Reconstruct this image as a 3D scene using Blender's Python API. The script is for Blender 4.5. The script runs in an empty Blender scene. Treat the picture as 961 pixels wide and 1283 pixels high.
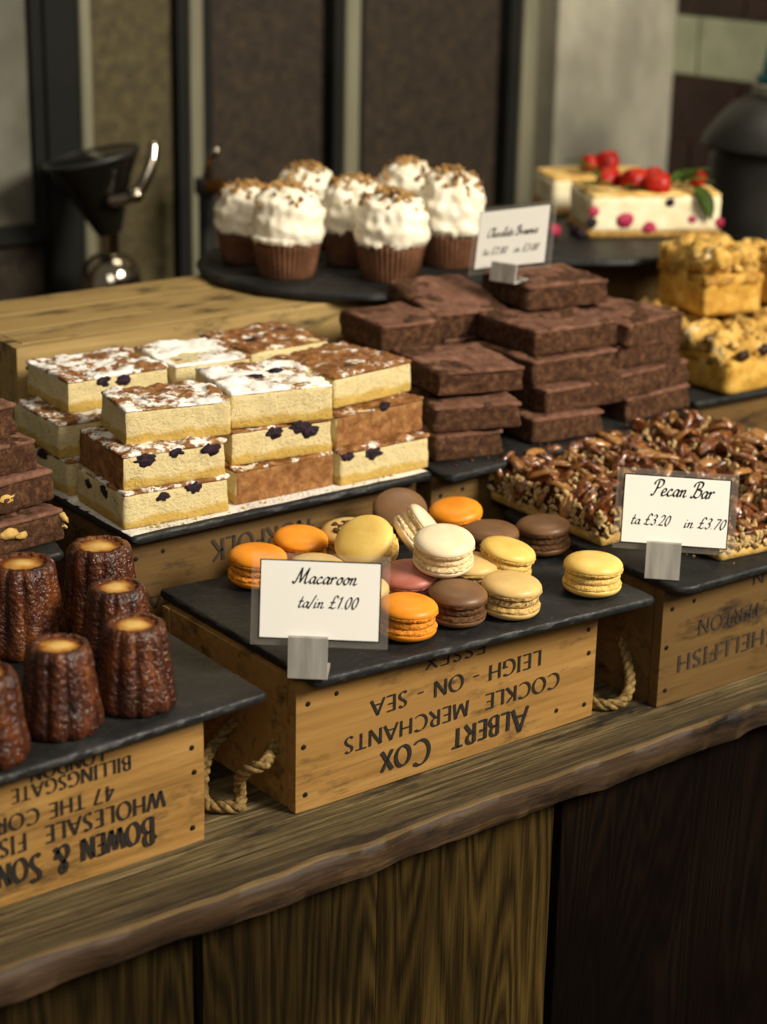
import bpy, bmesh, math, random
from math import sin, cos, pi, radians as R
from mathutils import Vector as V, Matrix as M, noise as N, Euler

sc = bpy.context.scene
COL = sc.collection
# ------------------------------------------------------------------ camera
cam_d = bpy.data.cameras.new('camera')
cam = bpy.data.objects.new('camera', cam_d)
COL.objects.link(cam)
sc.camera = cam
cam_d.sensor_fit = 'VERTICAL'
cam_d.sensor_height = 36.0
cam_d.sensor_width = 36.0
cam_d.lens = 36.0 * 2412.0 / 1283.0
cam_d.clip_start = 0.05
right = V((0.7923, -0.6099, 0.0195)).normalized()
fwd = V((0.5824, 0.7462, -0.3224)).normalized()
up = right.cross(fwd).normalized()
right = fwd.cross(up).normalized()
rot = M((right, up, -fwd)).transposed()
cam.matrix_world = M.Translation((-0.8071, -1.1420, 0.7373)) @ rot.to_4x4()
cam_d.dof.use_dof = True
cam_d.dof.focus_distance = 1.63
cam_d.dof.aperture_fstop = 4.3
# ------------------------------------------------------------------ world, lights, exposure
w = bpy.data.worlds.new('world')
sc.world = w
w.use_nodes = True
w.node_tree.nodes['Background'].inputs[0].default_value = (1.0, 0.88, 0.7, 1)
w.node_tree.nodes['Background'].inputs[1].default_value = 0.13


def area(name, loc, target, sx, sy, power, col):
    l = bpy.data.lights.new(name, 'AREA')
    l.shape = 'RECTANGLE'
    l.size = sx
    l.size_y = sy
    l.energy = power
    l.color = col
    o = bpy.data.objects.new(name, l)
    COL.objects.link(o)
    o.location = loc
    o.rotation_euler = (V(target) - V(loc)).to_track_quat('-Z', 'Y').to_euler()
    return o


area('daylight', (1.25, -2.1, 1.85), (0.25, 0.2, 0.1), 1.0, 0.9, 150, (1.0, 0.92, 0.78))
area('card_fill', (-1.6, -2.4, 2.0), (0.2, 0.2, 0.1), 1.4, 1.0, 19, (1.0, 0.95, 0.86))  # weak fill lamp added at the left front to brighten the price cards
area('shop_lamp', (0.9, 0.75, 1.9), (1.0, 0.95, 0.0), 0.7, 0.5, 8, (1.0, 0.88, 0.68))
sc.view_settings.view_transform = 'Standard'
sc.view_settings.look = 'None'
sc.view_settings.gamma = 1.0
sc.view_settings.use_curve_mapping = False
sc.view_settings.exposure = 0.1
sc.cycles.use_denoising = True
sc.cycles.max_bounces = 8
sc.cycles.transparent_max_bounces = 12
random.seed(7)


# ------------------------------------------------------------------ materials
def lin(h):
    h = h.lstrip('#')
    c = [int(h[i:i + 2], 16) / 255 for i in (0, 2, 4)]
    return tuple((x / 12.92 if x <= .04045 else ((x + .055) / 1.055) ** 2.4) for x in c) + (1,)


class Mat:
    def __init__(s, name, rough=.6, spec=.5, metal=0):
        s.m = bpy.data.materials.new(name)
        s.m.use_nodes = True
        s.nt = s.m.node_tree
        s.b = s.nt.nodes['Principled BSDF']
        s.b.inputs['Roughness'].default_value = rough
        s.b.inputs['Specular IOR Level'].default_value = spec
        s.b.inputs['Metallic'].default_value = metal
        s._co = None

    def n(s, t, **k):
        o = s.nt.nodes.new(t)
        for a, b in k.items():
            setattr(o, a, b)
        return o

    def l(s, a, b):
        s.nt.links.new(a, b)

    def co(s, scale=(1, 1, 1)):
        if s._co is None:
            tc = s.n('ShaderNodeTexCoord')
            oi = s.n('ShaderNodeObjectInfo')
            mu = s.n('ShaderNodeMath', operation='MULTIPLY')
            s.l(oi.outputs['Random'], mu.inputs[0])
            mu.inputs[1].default_value = 7.3
            ad = s.n('ShaderNodeVectorMath', operation='ADD')
            s.l(tc.outputs['Object'], ad.inputs[0])
            s.l(mu.outputs[0], ad.inputs[1])
            s._co = ad.outputs[0]
            s.obj = tc.outputs['Object']
            s.rnd = oi.outputs['Random']
        mp = s.n('ShaderNodeMapping')
        mp.inputs['Scale'].default_value = scale
        s.l(s._co, mp.inputs[0])
        return mp.outputs[0]

    def z(s):
        s.co()
        x = s.n('ShaderNodeSeparateXYZ')
        s.l(s.obj, x.inputs[0])
        return x.outputs

    def noise(s, scale, detail=4, stretch=(1, 1, 1), rough=.55, dist=0):
        t = s.n('ShaderNodeTexNoise')
        t.inputs['Scale'].default_value = scale
        t.inputs['Detail'].default_value = detail
        t.inputs['Roughness'].default_value = rough
        t.inputs['Distortion'].default_value = dist
        s.l(s.co(stretch), t.inputs['Vector'])
        return t.outputs['Fac']

    def voro(s, scale, stretch=(1, 1, 1), feature='F1'):
        t = s.n('ShaderNodeTexVoronoi', feature=feature)
        t.inputs['Scale'].default_value = scale
        s.l(s.co(stretch), t.inputs['Vector'])
        return t.outputs['Distance']

    def ramp(s, fac, stops, interp='LINEAR'):
        r = s.n('ShaderNodeValToRGB')
        r.color_ramp.interpolation = interp
        e = r.color_ramp.elements
        while len(e) < len(stops):
            e.new(.5)
        for x, (p, c) in zip(e, stops):
            x.position = p
            x.color = lin(c) if isinstance(c, str) else (c, c, c, 1)
        s.l(fac, r.inputs[0])
        return r.outputs[0]

    def mix(s, fac, a, b, mode='MIX'):
        x = s.n('ShaderNodeMix', data_type='RGBA', blend_type=mode)
        for i, q in ((0, fac), (6, a), (7, b)):
            if isinstance(q, str):
                x.inputs[i].default_value = lin(q)
            elif isinstance(q, (int, float)):
                x.inputs[i].default_value = q
            else:
                s.l(q, x.inputs[i])
        return x.outputs[2]

    def math(s, op, a, b=0.):
        x = s.n('ShaderNodeMath', operation=op)
        for i, q in ((0, a), (1, b)):
            if isinstance(q, (int, float)):
                x.inputs[i].default_value = q
            else:
                s.l(q, x.inputs[i])
        return x.outputs[0]

    def color(s, c):
        if isinstance(c, str):
            s.b.inputs['Base Color'].default_value = lin(c)
        else:
            s.l(c, s.b.inputs['Base Color'])
        return s

    def rough(s, r):
        s.l(r, s.b.inputs['Roughness'])
        return s

    def bump(s, h, strength=.4, dist=.002):
        b = s.n('ShaderNodeBump')
        b.inputs['Strength'].default_value = strength
        b.inputs['Distance'].default_value = dist
        s.l(h, b.inputs['Height'])
        s.l(b.outputs[0], s.b.inputs['Normal'])
        return s


def wood(name, dark, mid, light, stain, axis='x', rough=.6, fine=1.0, stainlo=.34, bumps=.35):
    st = {'x': (.06, 1, 1), 'y': (1, .06, 1), 'z': (1, 1, .06)}[axis]
    m = Mat(name, rough, .3)
    g = m.noise(120 * fine, 6, st, .65, .4)
    b = m.noise(16, 3, tuple(max(q, .25) for q in st))
    c = m.ramp(g, [(.28, dark), (.5, mid), (.72, light)])
    c = m.mix(m.ramp(b, [(.35, 1), (.65, 0)]), c, mid)
    s1 = m.noise(34, 5, tuple(max(q, .3) for q in st), .7)
    c = m.mix(m.ramp(s1, [(stainlo - .1, 1.), (stainlo + .06, 0.)]), c, stain)
    m.color(c)
    m.bump(g, bumps, .0015)
    return m.m


M_CRATE = wood('crate_pine', '#684a20', '#926c37', '#ab854b', '#3e2b13', stainlo=.39)
M_CRATE_D = wood('crate_pine_aged', '#3d2d16', '#614824', '#775c31', '#241a0d', stainlo=.40)
M_CRATE_TOP = wood('crate_pine_bleached', '#705a32', '#9c814e', '#b89d68', '#2f2414', stainlo=.42)
def worktop_mat():
    m = Mat('weathered_oak', .65, .3)
    g = m.noise(230, 8, (.035, 1, 1), .75, .5)
    f = m.noise(800, 4, (.015, 1, 1), .6)
    k = m.math('ADD', m.math('MULTIPLY', g, .65), m.math('MULTIPLY', f, .35))
    c = m.ramp(k, [(.38, '#191309'), (.45, '#463a22'), (.54, '#6b5b3a'), (.64, '#97855e')])
    s1 = m.noise(30, 6, (.22, 1, 1), .72)
    c = m.mix(m.ramp(s1, [(.36, .9), (.46, 0.)]), c, '#17110a')
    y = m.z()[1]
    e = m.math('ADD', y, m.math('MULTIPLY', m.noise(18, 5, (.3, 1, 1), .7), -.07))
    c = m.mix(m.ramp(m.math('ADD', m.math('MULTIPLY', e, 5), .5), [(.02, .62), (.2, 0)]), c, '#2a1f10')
    m.color(c)
    m.bump(k, .9, .003)
    return m.m


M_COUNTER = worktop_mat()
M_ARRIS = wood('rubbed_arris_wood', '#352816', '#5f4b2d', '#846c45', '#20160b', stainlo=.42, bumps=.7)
M_EDGE = wood('worn_edge_wood', '#1f150c', '#3b2a19', '#6e5534', '#130d07', stainlo=.45, bumps=.9)


def plank_wood(name, dark, mid, light):
    m = Mat(name, .85, .03)
    # cathedral grain: growth rings of a slowly wandering, tall-stretched field
    fld = m.noise(6.5, 2, (1.7, 1, .13), .45, .2)
    ring = m.math('FRACT', m.math('MULTIPLY', fld, 30))
    ring = m.math('ABSOLUTE', m.math('SUBTRACT', ring, .5))
    f = m.noise(420, 6, (1, 1, .025), .7)
    g = m.math('ADD', m.math('MULTIPLY', ring, .6), m.math('MULTIPLY', f, .85))
    c = m.ramp(g, [(.28, dark), (.5, mid), (.8, light)])
    c = m.mix(m.ramp(m.noise(5, 4, (1, 1, .4)), [(.4, .75), (.62, 0)]), c, dark)
    m.color(c)
    m.bump(g, .5, .002)
    return m.m


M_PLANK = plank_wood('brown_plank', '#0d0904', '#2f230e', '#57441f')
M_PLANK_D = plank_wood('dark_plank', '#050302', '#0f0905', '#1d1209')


def slate_mat(name, sugar=False):
    m = Mat(name, .5, .3)
    n1 = m.noise(22, 6, (1, 1, 1), .65)
    n2 = m.noise(160, 4)
    c = m.ramp(n1, [(.3, '#151514'), (.55, '#1e1e1d'), (.75, '#2e2e2b')])
    c = m.mix(m.ramp(n2, [(.66, 0), (.74, .5)]), c, '#55544e')
    if sugar:
        d = m.noise(120, 6, (1, 1, 1), .7)
        d2 = m.noise(14, 2)
        d = m.noise(420, 5, (1, 1, 1), .75)
        o3 = m.z()
        ge = m.n('ShaderNodeNewGeometry')
        sp = m.n('ShaderNodeSeparateXYZ')
        m.l(ge.outputs['True Normal'], sp.inputs[0])
        near = m.math('GREATER_THAN', m.math('ADD', o3[1], m.math('MULTIPLY', d2, .012)), -.1185)
        f = m.ramp(m.math('ADD', d, m.math('MULTIPLY', d2, .55)), [(.56, 0), (.74, 1)])
        f = m.math('MULTIPLY', m.math('MULTIPLY', f, near), m.math('GREATER_THAN', sp.outputs[2], .9))
        c = m.mix(f, c, '#ece6da')
    m.color(c)
    m.bump(m.math('ADD', n1, m.math('MULTIPLY', n2, .5)), .7, .002)
    m.rough(m.ramp(n2, [(.3, .42), (.7, .62)]))
    return m.m


M_SLATE = slate_mat('slate')
M_SLATE_S = slate_mat('slate_sugared', True)


def sponge(name, lo, hi, zc):
    m = Mat(name, .8, .2)
    z = m.z()[2]
    nz = m.noise(60, 3)
    zz = m.math('ADD', z, m.math('MULTIPLY', m.math('SUBTRACT', nz, .5), .012))
    c = m.ramp(m.math('DIVIDE', zz, .036), [(zc, lo), (zc + .1, hi)])
    por = m.noise(300, 5, (1, 1, 1.5), .75)
    c = m.mix(m.ramp(por, [(.34, .55), (.45, 0)]), c, '#9c7430')
    c = m.mix(m.ramp(m.noise(36, 3), [(.56, 0), (.75, .45)]), c, '#f0d795')
    m.color(c)
    m.bump(m.math('ADD', por, m.noise(110, 4)), .9, .003)
    m.b.inputs['Subsurface Weight'].default_value = .08
    m.b.inputs['Subsurface Radius'].default_value = (.004, .0025, .001)
    return m.m


M_SPONGE = sponge('lemon_sponge', '#d3b05c', '#ead7a0', .22)


def bake_mat(name, a, b, c_, sc_=60, bs=.6, rough=.75, extra=None, bd=.002):
    m = Mat(name, rough, .25)
    n = m.noise(sc_, 6, (1, 1, 1), .7)
    c = m.ramp(n, [(.3, a), (.5, b), (.7, c_)])
    if extra:
        c = m.mix(m.ramp(m.noise(extra[1], 5, (1, 1, 1), .7), [(extra[2], 0), (extra[2] + .08, 1)]), c, extra[0])
    m.color(c)
    m.bump(m.noise(sc_ * 2.6, 6, (1, 1, 1), .75), bs, bd)
    return m.m


M_BAKED = bake_mat('baked_cake_side', '#70441f', '#98673a', '#bb8e57', 90, .9, .8, None, .003)
M_TOP = bake_mat('cake_top_dusted', '#5c3818', '#8a5a2e', '#b68a52', 90, .7, .7, ('#fdf9f0', 55, .48))
M_TOP_W = bake_mat('cake_top_sugared', '#5c3818', '#8a5a2e', '#b68a52', 90, .6, .8, ('#fdf9f0', 34, .39))
M_TOP_B = bake_mat('cake_top_browned', '#583516', '#86562b', '#b07f48', 90, .7, .7, ('#f6eede', 60, .55))
M_BERRY = bake_mat('blueberry', '#140c12', '#251722', '#43283a', 150, .8, .4)
M_BROWNIE = bake_mat('brownie_crumb', '#301c10', '#573722', '#86603f', 150, 1.0, .75, None, .004)
M_BROWNIE_T = bake_mat('brownie_crust', '#553425', '#75503d', '#936a55', 70, .9, .75, None, .003)
M_NUT = bake_mat('walnut', '#a8813f', '#c8a35c', '#dcbf80', 90)
M_CREAM = bake_mat('cream_cheese_frosting', '#ece0c2', '#f4ead2', '#faf4e2', 60, .35, .6, None, .002)
M_SHAV = bake_mat('nut_crumb', '#6b4a24', '#a37c44', '#cba568', 90)
M_SHAVD = bake_mat('chocolate_bit', '#2c1a0c', '#4d3018', '#6a4526', 90)
M_PAPER = bake_mat('brown_baking_paper', '#4b2c18', '#63402a', '#7c543a', 40, .3)


def canele_mat():
    m = Mat('caramelised_canele', .28, .5)
    n = m.noise(60, 5, (1, 1, .5), .65)
    c = m.ramp(n, [(.32, '#241008'), (.52, '#4a2310'), (.72, '#7d4418')])
    n2 = m.noise(260, 3)
    c = m.mix(m.ramp(n2, [(.64, 0), (.75, .6)]), c, '#9c6a38')
    m.color(c)
    m.bump(m.math('ADD', n2, n), .9, .003)
    return m.m


M_CANELE = canele_mat()
_m = Mat('custard_top', .4)
_z = _m.z()
_r = _m.math('SQRT', _m.math('ADD', _m.math('MULTIPLY', _z[0], _z[0]), _m.math('MULTIPLY', _z[1], _z[1])))
_r = _m.math('ADD', _m.math('DIVIDE', _r, .018), _m.math('MULTIPLY', _m.math('SUBTRACT', _m.noise(70, 4), .5), .9))
_m.color(_m.ramp(_r, [(.25, '#d9b268'), (.55, '#b57f35'), (.8, '#6b3711')]))
M_CUSTARD = _m.m


def shell_mat(name, a, b):
    m = Mat(name, .42, .35)
    n = m.noise(45, 4)
    m.color(m.ramp(n, [(.35, a), (.68, b)]))
    m.bump(m.noise(700, 2), .12, .0006)
    m.b.inputs['Subsurface Weight'].default_value = .06
    m.b.inputs['Subsurface Radius'].default_value = (.003, .002, .001)
    return m.m


def foot_mat(name, a, b):
    m = Mat(name, .85, .2)
    m.color(m.ramp(m.noise(330, 4, (1, 1, 1.4), .7), [(.36, a), (.6, b)]))
    m.bump(m.noise(420, 3), .8, .0015)
    return m.m


MAC = {}
for k, a, b, f1, f2, fil in (
        ('brown', '#694a30', '#7b5a3c', '#3b2415', '#664527', '#2b190f'),
        ('orange', '#de8517', '#f09a2a', '#b45f0e', '#ea9634', '#a5691d'),
        ('cream', '#e6d0a8', '#f2e0be', '#bf9a62', '#ecd6aa', '#d8bb84'),
        ('yellow', '#dcb558', '#ecca74', '#b58534', '#e6c474', '#caa04a'),
        ('tan', '#cba663', '#d9b877', '#9c7434', '#d2b070', '#5f3d1c'),
        ('pink', '#a8604f', '#b87462', '#7d3f33', '#b97a66', '#8a4a3a')):
    MAC[k] = (shell_mat(k + '_macaron_shell', a, b), foot_mat(k + '_macaron_foot', f1, f2), foot_mat(k + '_macaron_filling', fil, f2))

_m = Mat('glazed_pecan', .22)
_p = _m.ramp(_m.noise(130, 5, (1, 1, 1), .7), [(.32, '#2c1408'), (.5, '#64351a'), (.7, '#a06a38')])
_m.color(_m.mix(_m.ramp(_m.rnd, [(.45, 0), (1, .75)]), _p, '#a8783f'))
_m.bump(_m.noise(260, 4), .5, .002)
M_PECAN = _m.m
M_PECAN.node_tree.nodes['Principled BSDF'].inputs['Coat Weight'].default_value = .6
M_CARAMEL = bake_mat('dark_caramel', '#2a1107', '#4b210c', '#6d3613', 40, .5, .15)
M_OAT = bake_mat('oat_base', '#9c7430', '#c49c4e', '#d9bb75', 120, .8)
M_CHOP = bake_mat('chopped_nut', '#8a6a3c', '#c2a26a', '#e2cc9c', 160, .7)
M_CHEESE = bake_mat('cheesecake', '#ead8a8', '#f2e4bd', '#f7eed2', 40, .3)
M_CHTOP = bake_mat('cheesecake_browned_top', '#c08a3c', '#dcb465', '#eed69a', 40, .4)
M_BISC = bake_mat('biscuit_base', '#86602a', '#a88243', '#c4a062', 130, .8)
M_STRAW = bake_mat('strawberry', '#6a0c0a', '#a01a10', '#c4381c', 60, .4, .3)
M_RASP = bake_mat('raspberry', '#7c1430', '#a8284a', '#c8506a', 120, .4, .45)
M_LEAF = bake_mat('mint_leaf', '#2f4512', '#557026', '#8aa04a', 40, .4, .5)
M_CRUMBLE = bake_mat('crumble_pastry', '#a3732c', '#d2a650', '#e8ca86', 60, .9, .75, ('#f8f0de', 38, .6))
M_PASTRY = bake_mat('apple_pastry', '#9a6c20', '#c99a40', '#dfbc68', 45, .7)
M_APPLE = bake_mat('apple_filling', '#6a4414', '#a1752c', '#c99a48', 60, .6, .5)
M_RAISIN = bake_mat('raisin', '#1c0f0c', '#2f1a14', '#4a2c20', 60, .6, .4)
M_INK = Mat('black_ink', .7).color('#17110b').m
M_INK2 = Mat('faded_ink', .8).color('#33261a').m
M_CARD = Mat('cream_card', .7, .3).color('#fcf8ee').m
M_CARDB = Mat('card_border', .6).color('#1c1a16').m
_m = Mat('brushed_aluminium', .42, .5, .25)
_m.color(_m.ramp(_m.noise(80, 5, (1, 1, .08)), [(.35, '#9b978e'), (.65, '#c6c1b6')]))
M_ALU = _m.m
M_NAIL = Mat('rusty_nail', .6, .4, .6).color('#251c14').m
_m = Mat('hemp_rope', .85, .2)
_m.color(_m.ramp(_m.noise(220, 4), [(.35, '#54421f'), (.65, '#94794a')]))
_m.bump(_m.noise(600, 3), .6, .001)
M_ROPE = _m.m
M_CHROME = Mat('polished_steel', .12, .5, 1).color('#b8ae9c').m
M_BLACKGL = Mat('smoked_glass', .12, .5).color('#14130f').m
M_BRASS = Mat('brass', .3, .5, 1).color('#9a6a38').m
_m = Mat('black_enamel', .45, .5)
_m.color(_m.ramp(_m.noise(12, 3), [(.4, '#1b1b19'), (.6, '#272724')]))
M_KETTLE = _m.m
M_TEAL = Mat('teal_plastic', .35).color('#0f5a5c').m
M_GREY = Mat('grey_plastic', .5).color('#777468').m


def clear_mat(name, ior, haze=0., tint=(1, 1, 1, 1)):
    m = bpy.data.materials.new(name)
    m.use_nodes = True
    nt = m.node_tree
    nt.nodes.clear()
    out = nt.nodes.new('ShaderNodeOutputMaterial')
    tr = nt.nodes.new('ShaderNodeBsdfTransparent')
    tr.inputs[0].default_value = tint
    gl = nt.nodes.new('ShaderNodeBsdfGlossy')
    gl.inputs['Roughness'].default_value = .02
    fr = nt.nodes.new('ShaderNodeFresnel')
    fr.inputs[0].default_value = ior
    mx = nt.nodes.new('ShaderNodeMixShader')
    ge = nt.nodes.new('ShaderNodeNewGeometry')
    iv = nt.nodes.new('ShaderNodeMath')
    iv.operation = 'SUBTRACT'
    iv.inputs[0].default_value = 1.0
    nt.links.new(ge.outputs['Backfacing'], iv.inputs[1])
    mu = nt.nodes.new('ShaderNodeMath')
    mu.operation = 'MULTIPLY'
    nt.links.new(fr.outputs[0], mu.inputs[0])
    nt.links.new(iv.outputs[0], mu.inputs[1])
    nt.links.new(mu.outputs[0], mx.inputs[0])
    nt.links.new(tr.outputs[0], mx.inputs[1])
    nt.links.new(gl.outputs[0], mx.inputs[2])
    last = mx.outputs[0]
    if haze:
        df = nt.nodes.new('ShaderNodeBsdfDiffuse')
        df.inputs[0].default_value = (.75, .7, .6, 1)
        m2 = nt.nodes.new('ShaderNodeMixShader')
        m2.inputs[0].default_value = haze
        nt.links.new(last, m2.inputs[1])
        nt.links.new(df.outputs[0], m2.inputs[2])
        last = m2.outputs[0]
    nt.links.new(last, out.inputs[0])
    return m


M_GLASS = clear_mat('window_glass', 1.26)
M_SLEEVE = clear_mat('clear_acrylic', 1.4, .07)


# ------------------------------------------------------------------ object helpers
def link(name, bm, mats, parent=None, smooth=True, auto=None):
    me = bpy.data.meshes.new(name)
    bm.normal_update()
    bm.to_mesh(me)
    bm.free()
    for m in (mats if isinstance(mats, (list, tuple)) else [mats]):
        me.materials.append(m)
    if smooth:
        me.polygons.foreach_set('use_smooth', [True] * len(me.polygons))
        if auto:
            me.set_sharp_from_angle(angle=R(auto))
    o = bpy.data.objects.new(name, me)
    COL.objects.link(o)
    if parent:
        o.parent = parent
    return o


def tag(o, label, cat, group=None, kind=None):
    o['label'] = label
    o['category'] = cat
    if group:
        o['group'] = group
    if kind:
        o['kind'] = kind
    return o


def thing(name, label, cat, loc=(0, 0, 0), rz=0, group=None, rot=None):
    o = bpy.data.objects.new(name, None)
    o.empty_display_size = .02
    COL.objects.link(o)
    o.location = loc
    o.rotation_euler = rot if rot is not None else (0, 0, rz)
    return tag(o, label, cat, group)


def struct(name, bm, m, label=None, smooth=False):
    o = link(name, bm, m, None, smooth)
    o['kind'] = 'structure'
    if label:
        o['label'] = label
    return o


def copy_tree(o, parent=None):
    c = o.copy()
    COL.objects.link(c)
    if parent:
        c.parent = parent
    for ch in list(o.children):
        copy_tree(ch, c)
    return c


def place(bm, verts, mtx):
    bmesh.ops.transform(bm, matrix=mtx, verts=verts)


def add_box(bm, x0, x1, y0, y1, z0, z1, bev=0):
    g = bmesh.ops.create_cube(bm, size=1)
    place(bm, g['verts'], M.Translation(((x0 + x1) / 2, (y0 + y1) / 2, (z0 + z1) / 2)) @ M.Diagonal((x1 - x0, y1 - y0, z1 - z0, 1)))
    if bev:
        es = list({e for v in g['verts'] for e in v.link_edges})
        bmesh.ops.bevel(bm, geom=es, offset=bev, segments=2, affect='EDGES', profile=.5)


def box(*a, bev=0):
    bm = bmesh.new()
    add_box(bm, *a, bev=bev)
    return bm


def slab(w, d, h, step=.006, r=.004, amp=.001, freq=90, seed=0, top_amp=None, taper=0, fine=0):
    """noisy rounded block, bottom centre at the origin"""
    bm = bmesh.new()
    nx, ny, nz = [max(2, min(60, int(round(q / step)))) for q in (w, d, h)]
    idx = {}

    def vert(i, j, k):
        key = (i, j, k)
        if key not in idx:
            p = V(((i / nx - .5) * w, (j / ny - .5) * d, (k / nz) * h))
            q = V((max(-w / 2 + r, min(w / 2 - r, p.x)), max(-d / 2 + r, min(d / 2 - r, p.y)), max(r, min(h - r, p.z))))
            n = p - q
            if n.length > 1e-9:
                n = n.normalized()
                c = V((i / nx * 2 - 1, j / ny * 2 - 1, k / nz * 2 - 1))
                p = q + n * r
            n = n if n.length > .5 else V((0, 0, 1))
            s = V((seed * 3.17, seed * 1.31, seed * 2.11))
            a = amp
            if top_amp is not None and k == nz:
                a = top_amp
            e = N.noise(p * freq + s) * a + N.noise(p * freq * .3 + s) * a * 1.2
            if fine:
                e += N.noise(p * freq * 3 + s) * fine
            if k == 0:
                e = abs(e) * -.2
                n = V((n.x, n.y, 0))
            p = p + n * e
            if taper:
                f = 1 - taper * p.z / h
                p.x *= f
                p.y *= f
            p.z = max(p.z, 0)
            idx[key] = bm.verts.new(p)
        return idx[key]
    for i in range(nx):
        for j in range(ny):
            for k, fl in ((0, 1), (nz, 0)):
                q = [vert(i, j, k), vert(i + 1, j, k), vert(i + 1, j + 1, k), vert(i, j + 1, k)]
                bm.faces.new(q[::-1] if fl else q)
    for i in range(nx):
        for k in range(nz):
            for j, fl in ((0, 0), (ny, 1)):
                q = [vert(i, j, k), vert(i + 1, j, k), vert(i + 1, j, k + 1), vert(i, j, k + 1)]
                bm.faces.new(q[::-1] if fl else q)
    for j in range(ny):
        for k in range(nz):
            for i, fl in ((0, 1), (nx, 0)):
                q = [vert(i, j, k), vert(i, j + 1, k), vert(i, j + 1, k + 1), vert(i, j, k + 1)]
                bm.faces.new(q[::-1] if fl else q)
    bm.normal_update()
    return bm


def lathe(prof, n=32, rmod=None, bm=None):
    bm = bm or bmesh.new()
    rows = []
    for r, z in prof:
        if r < 1e-6:
            rows.append([bm.verts.new((0, 0, z))])
        else:
            row = []
            for i in range(n):
                a = 2 * pi * i / n
                q = rmod(a, r, z) if rmod else r
                row.append(bm.verts.new((q * cos(a), q * sin(a), z)) if not isinstance(q, tuple) else bm.verts.new(q))
            rows.append(row)
    for a, b in zip(rows, rows[1:]):
        for i in range(n):
            j = (i + 1) % n
            if len(a) == 1 and len(b) == 1:
                continue
            if len(a) == 1:
                bm.faces.new((a[0], b[j], b[i]))
            elif len(b) == 1:
                bm.faces.new((a[i], a[j], b[0]))
            else:
                bm.faces.new((a[i], a[j], b[j], b[i]))
    return bm


def tube(bm, pts, r, n=8, closed=False):
    pts = [V(p) for p in pts]
    rings = []
    prev = None
    for i, p in enumerate(pts):
        t = (pts[min(i + 1, len(pts) - 1)] - pts[max(i - 1, 0)]).normalized()
        if prev is None:
            u = t.orthogonal().normalized()
        else:
            u = (prev - t * prev.dot(t)).normalized()
        prev = u
        v = t.cross(u)
        rr = r[i] if isinstance(r, list) else r
        rings.append([bm.verts.new(p + (u * cos(2 * pi * k / n) + v * sin(2 * pi * k / n)) * rr) for k in range(n)])
    for a, b in zip(rings, rings[1:]):
        for k in range(n):
            bm.faces.new((a[k], a[(k + 1) % n], b[(k + 1) % n], b[k]))
    bm.faces.new(rings[0][::-1])
    bm.faces.new(rings[-1])


def smooth_pts(pts, n=8):
    pts = [V(p) if len(p) == 3 else V((p[0], p[1], 0)) for p in pts]
    P = [pts[0] * 2 - pts[1]] + pts + [pts[-1] * 2 - pts[-2]]
    out = []
    for i in range(1, len(P) - 2):
        a, b, c, d = P[i - 1:i + 3]
        for k in range(n):
            t = k / n
            out.append(.5 * ((2 * b) + (c - a) * t + (2 * a - 5 * b + 4 * c - d) * t * t + (3 * b - a - 3 * c + d) * t ** 3))
    out.append(pts[-1])
    return out


def rope_bm(pts, r, twist=.012):
    P = smooth_pts(pts, 14)
    bm = bmesh.new()
    L = 0
    S = [[], [], []]
    for i, p in enumerate(P):
        if i:
            L += (p - P[i - 1]).length
        t = (P[min(i + 1, len(P) - 1)] - P[max(i - 1, 0)]).normalized()
        u = t.cross(V((.13, .2, 1))).normalized()
        v = t.cross(u)
        for k in range(3):
            a = 2 * pi * (k / 3 + L / twist / 2.2)
            S[k].append(p + (u * cos(a) + v * sin(a)) * r * .55)
    for s in S:
        tube(bm, s, r * .62, 7)
    return bm


def blob(bm, c, r, sx=1, sy=1, sz=1, amp=.15, seed=0, sub=2, rot=None):
    g = bmesh.ops.create_icosphere(bm, subdivisions=sub, radius=1)
    m = (rot or Euler((0, 0, 0))).to_matrix()
    for v in g['verts']:
        p = v.co * (1 + amp * N.noise(v.co * 1.7 + V((seed, seed * 2.3, 1))))
        v.co = V(c) + m @ V((p.x * r * sx, p.y * r * sy, p.z * r * sz))


# ------------------------------------------------------------------ lettering
def arc(cx, cy, rx, ry, a0, a1, n=18):
    return [(cx + rx * cos(R(a0 + (a1 - a0) * i / n)), cy + ry * sin(R(a0 + (a1 - a0) * i / n))) for i in range(n + 1)]


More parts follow.
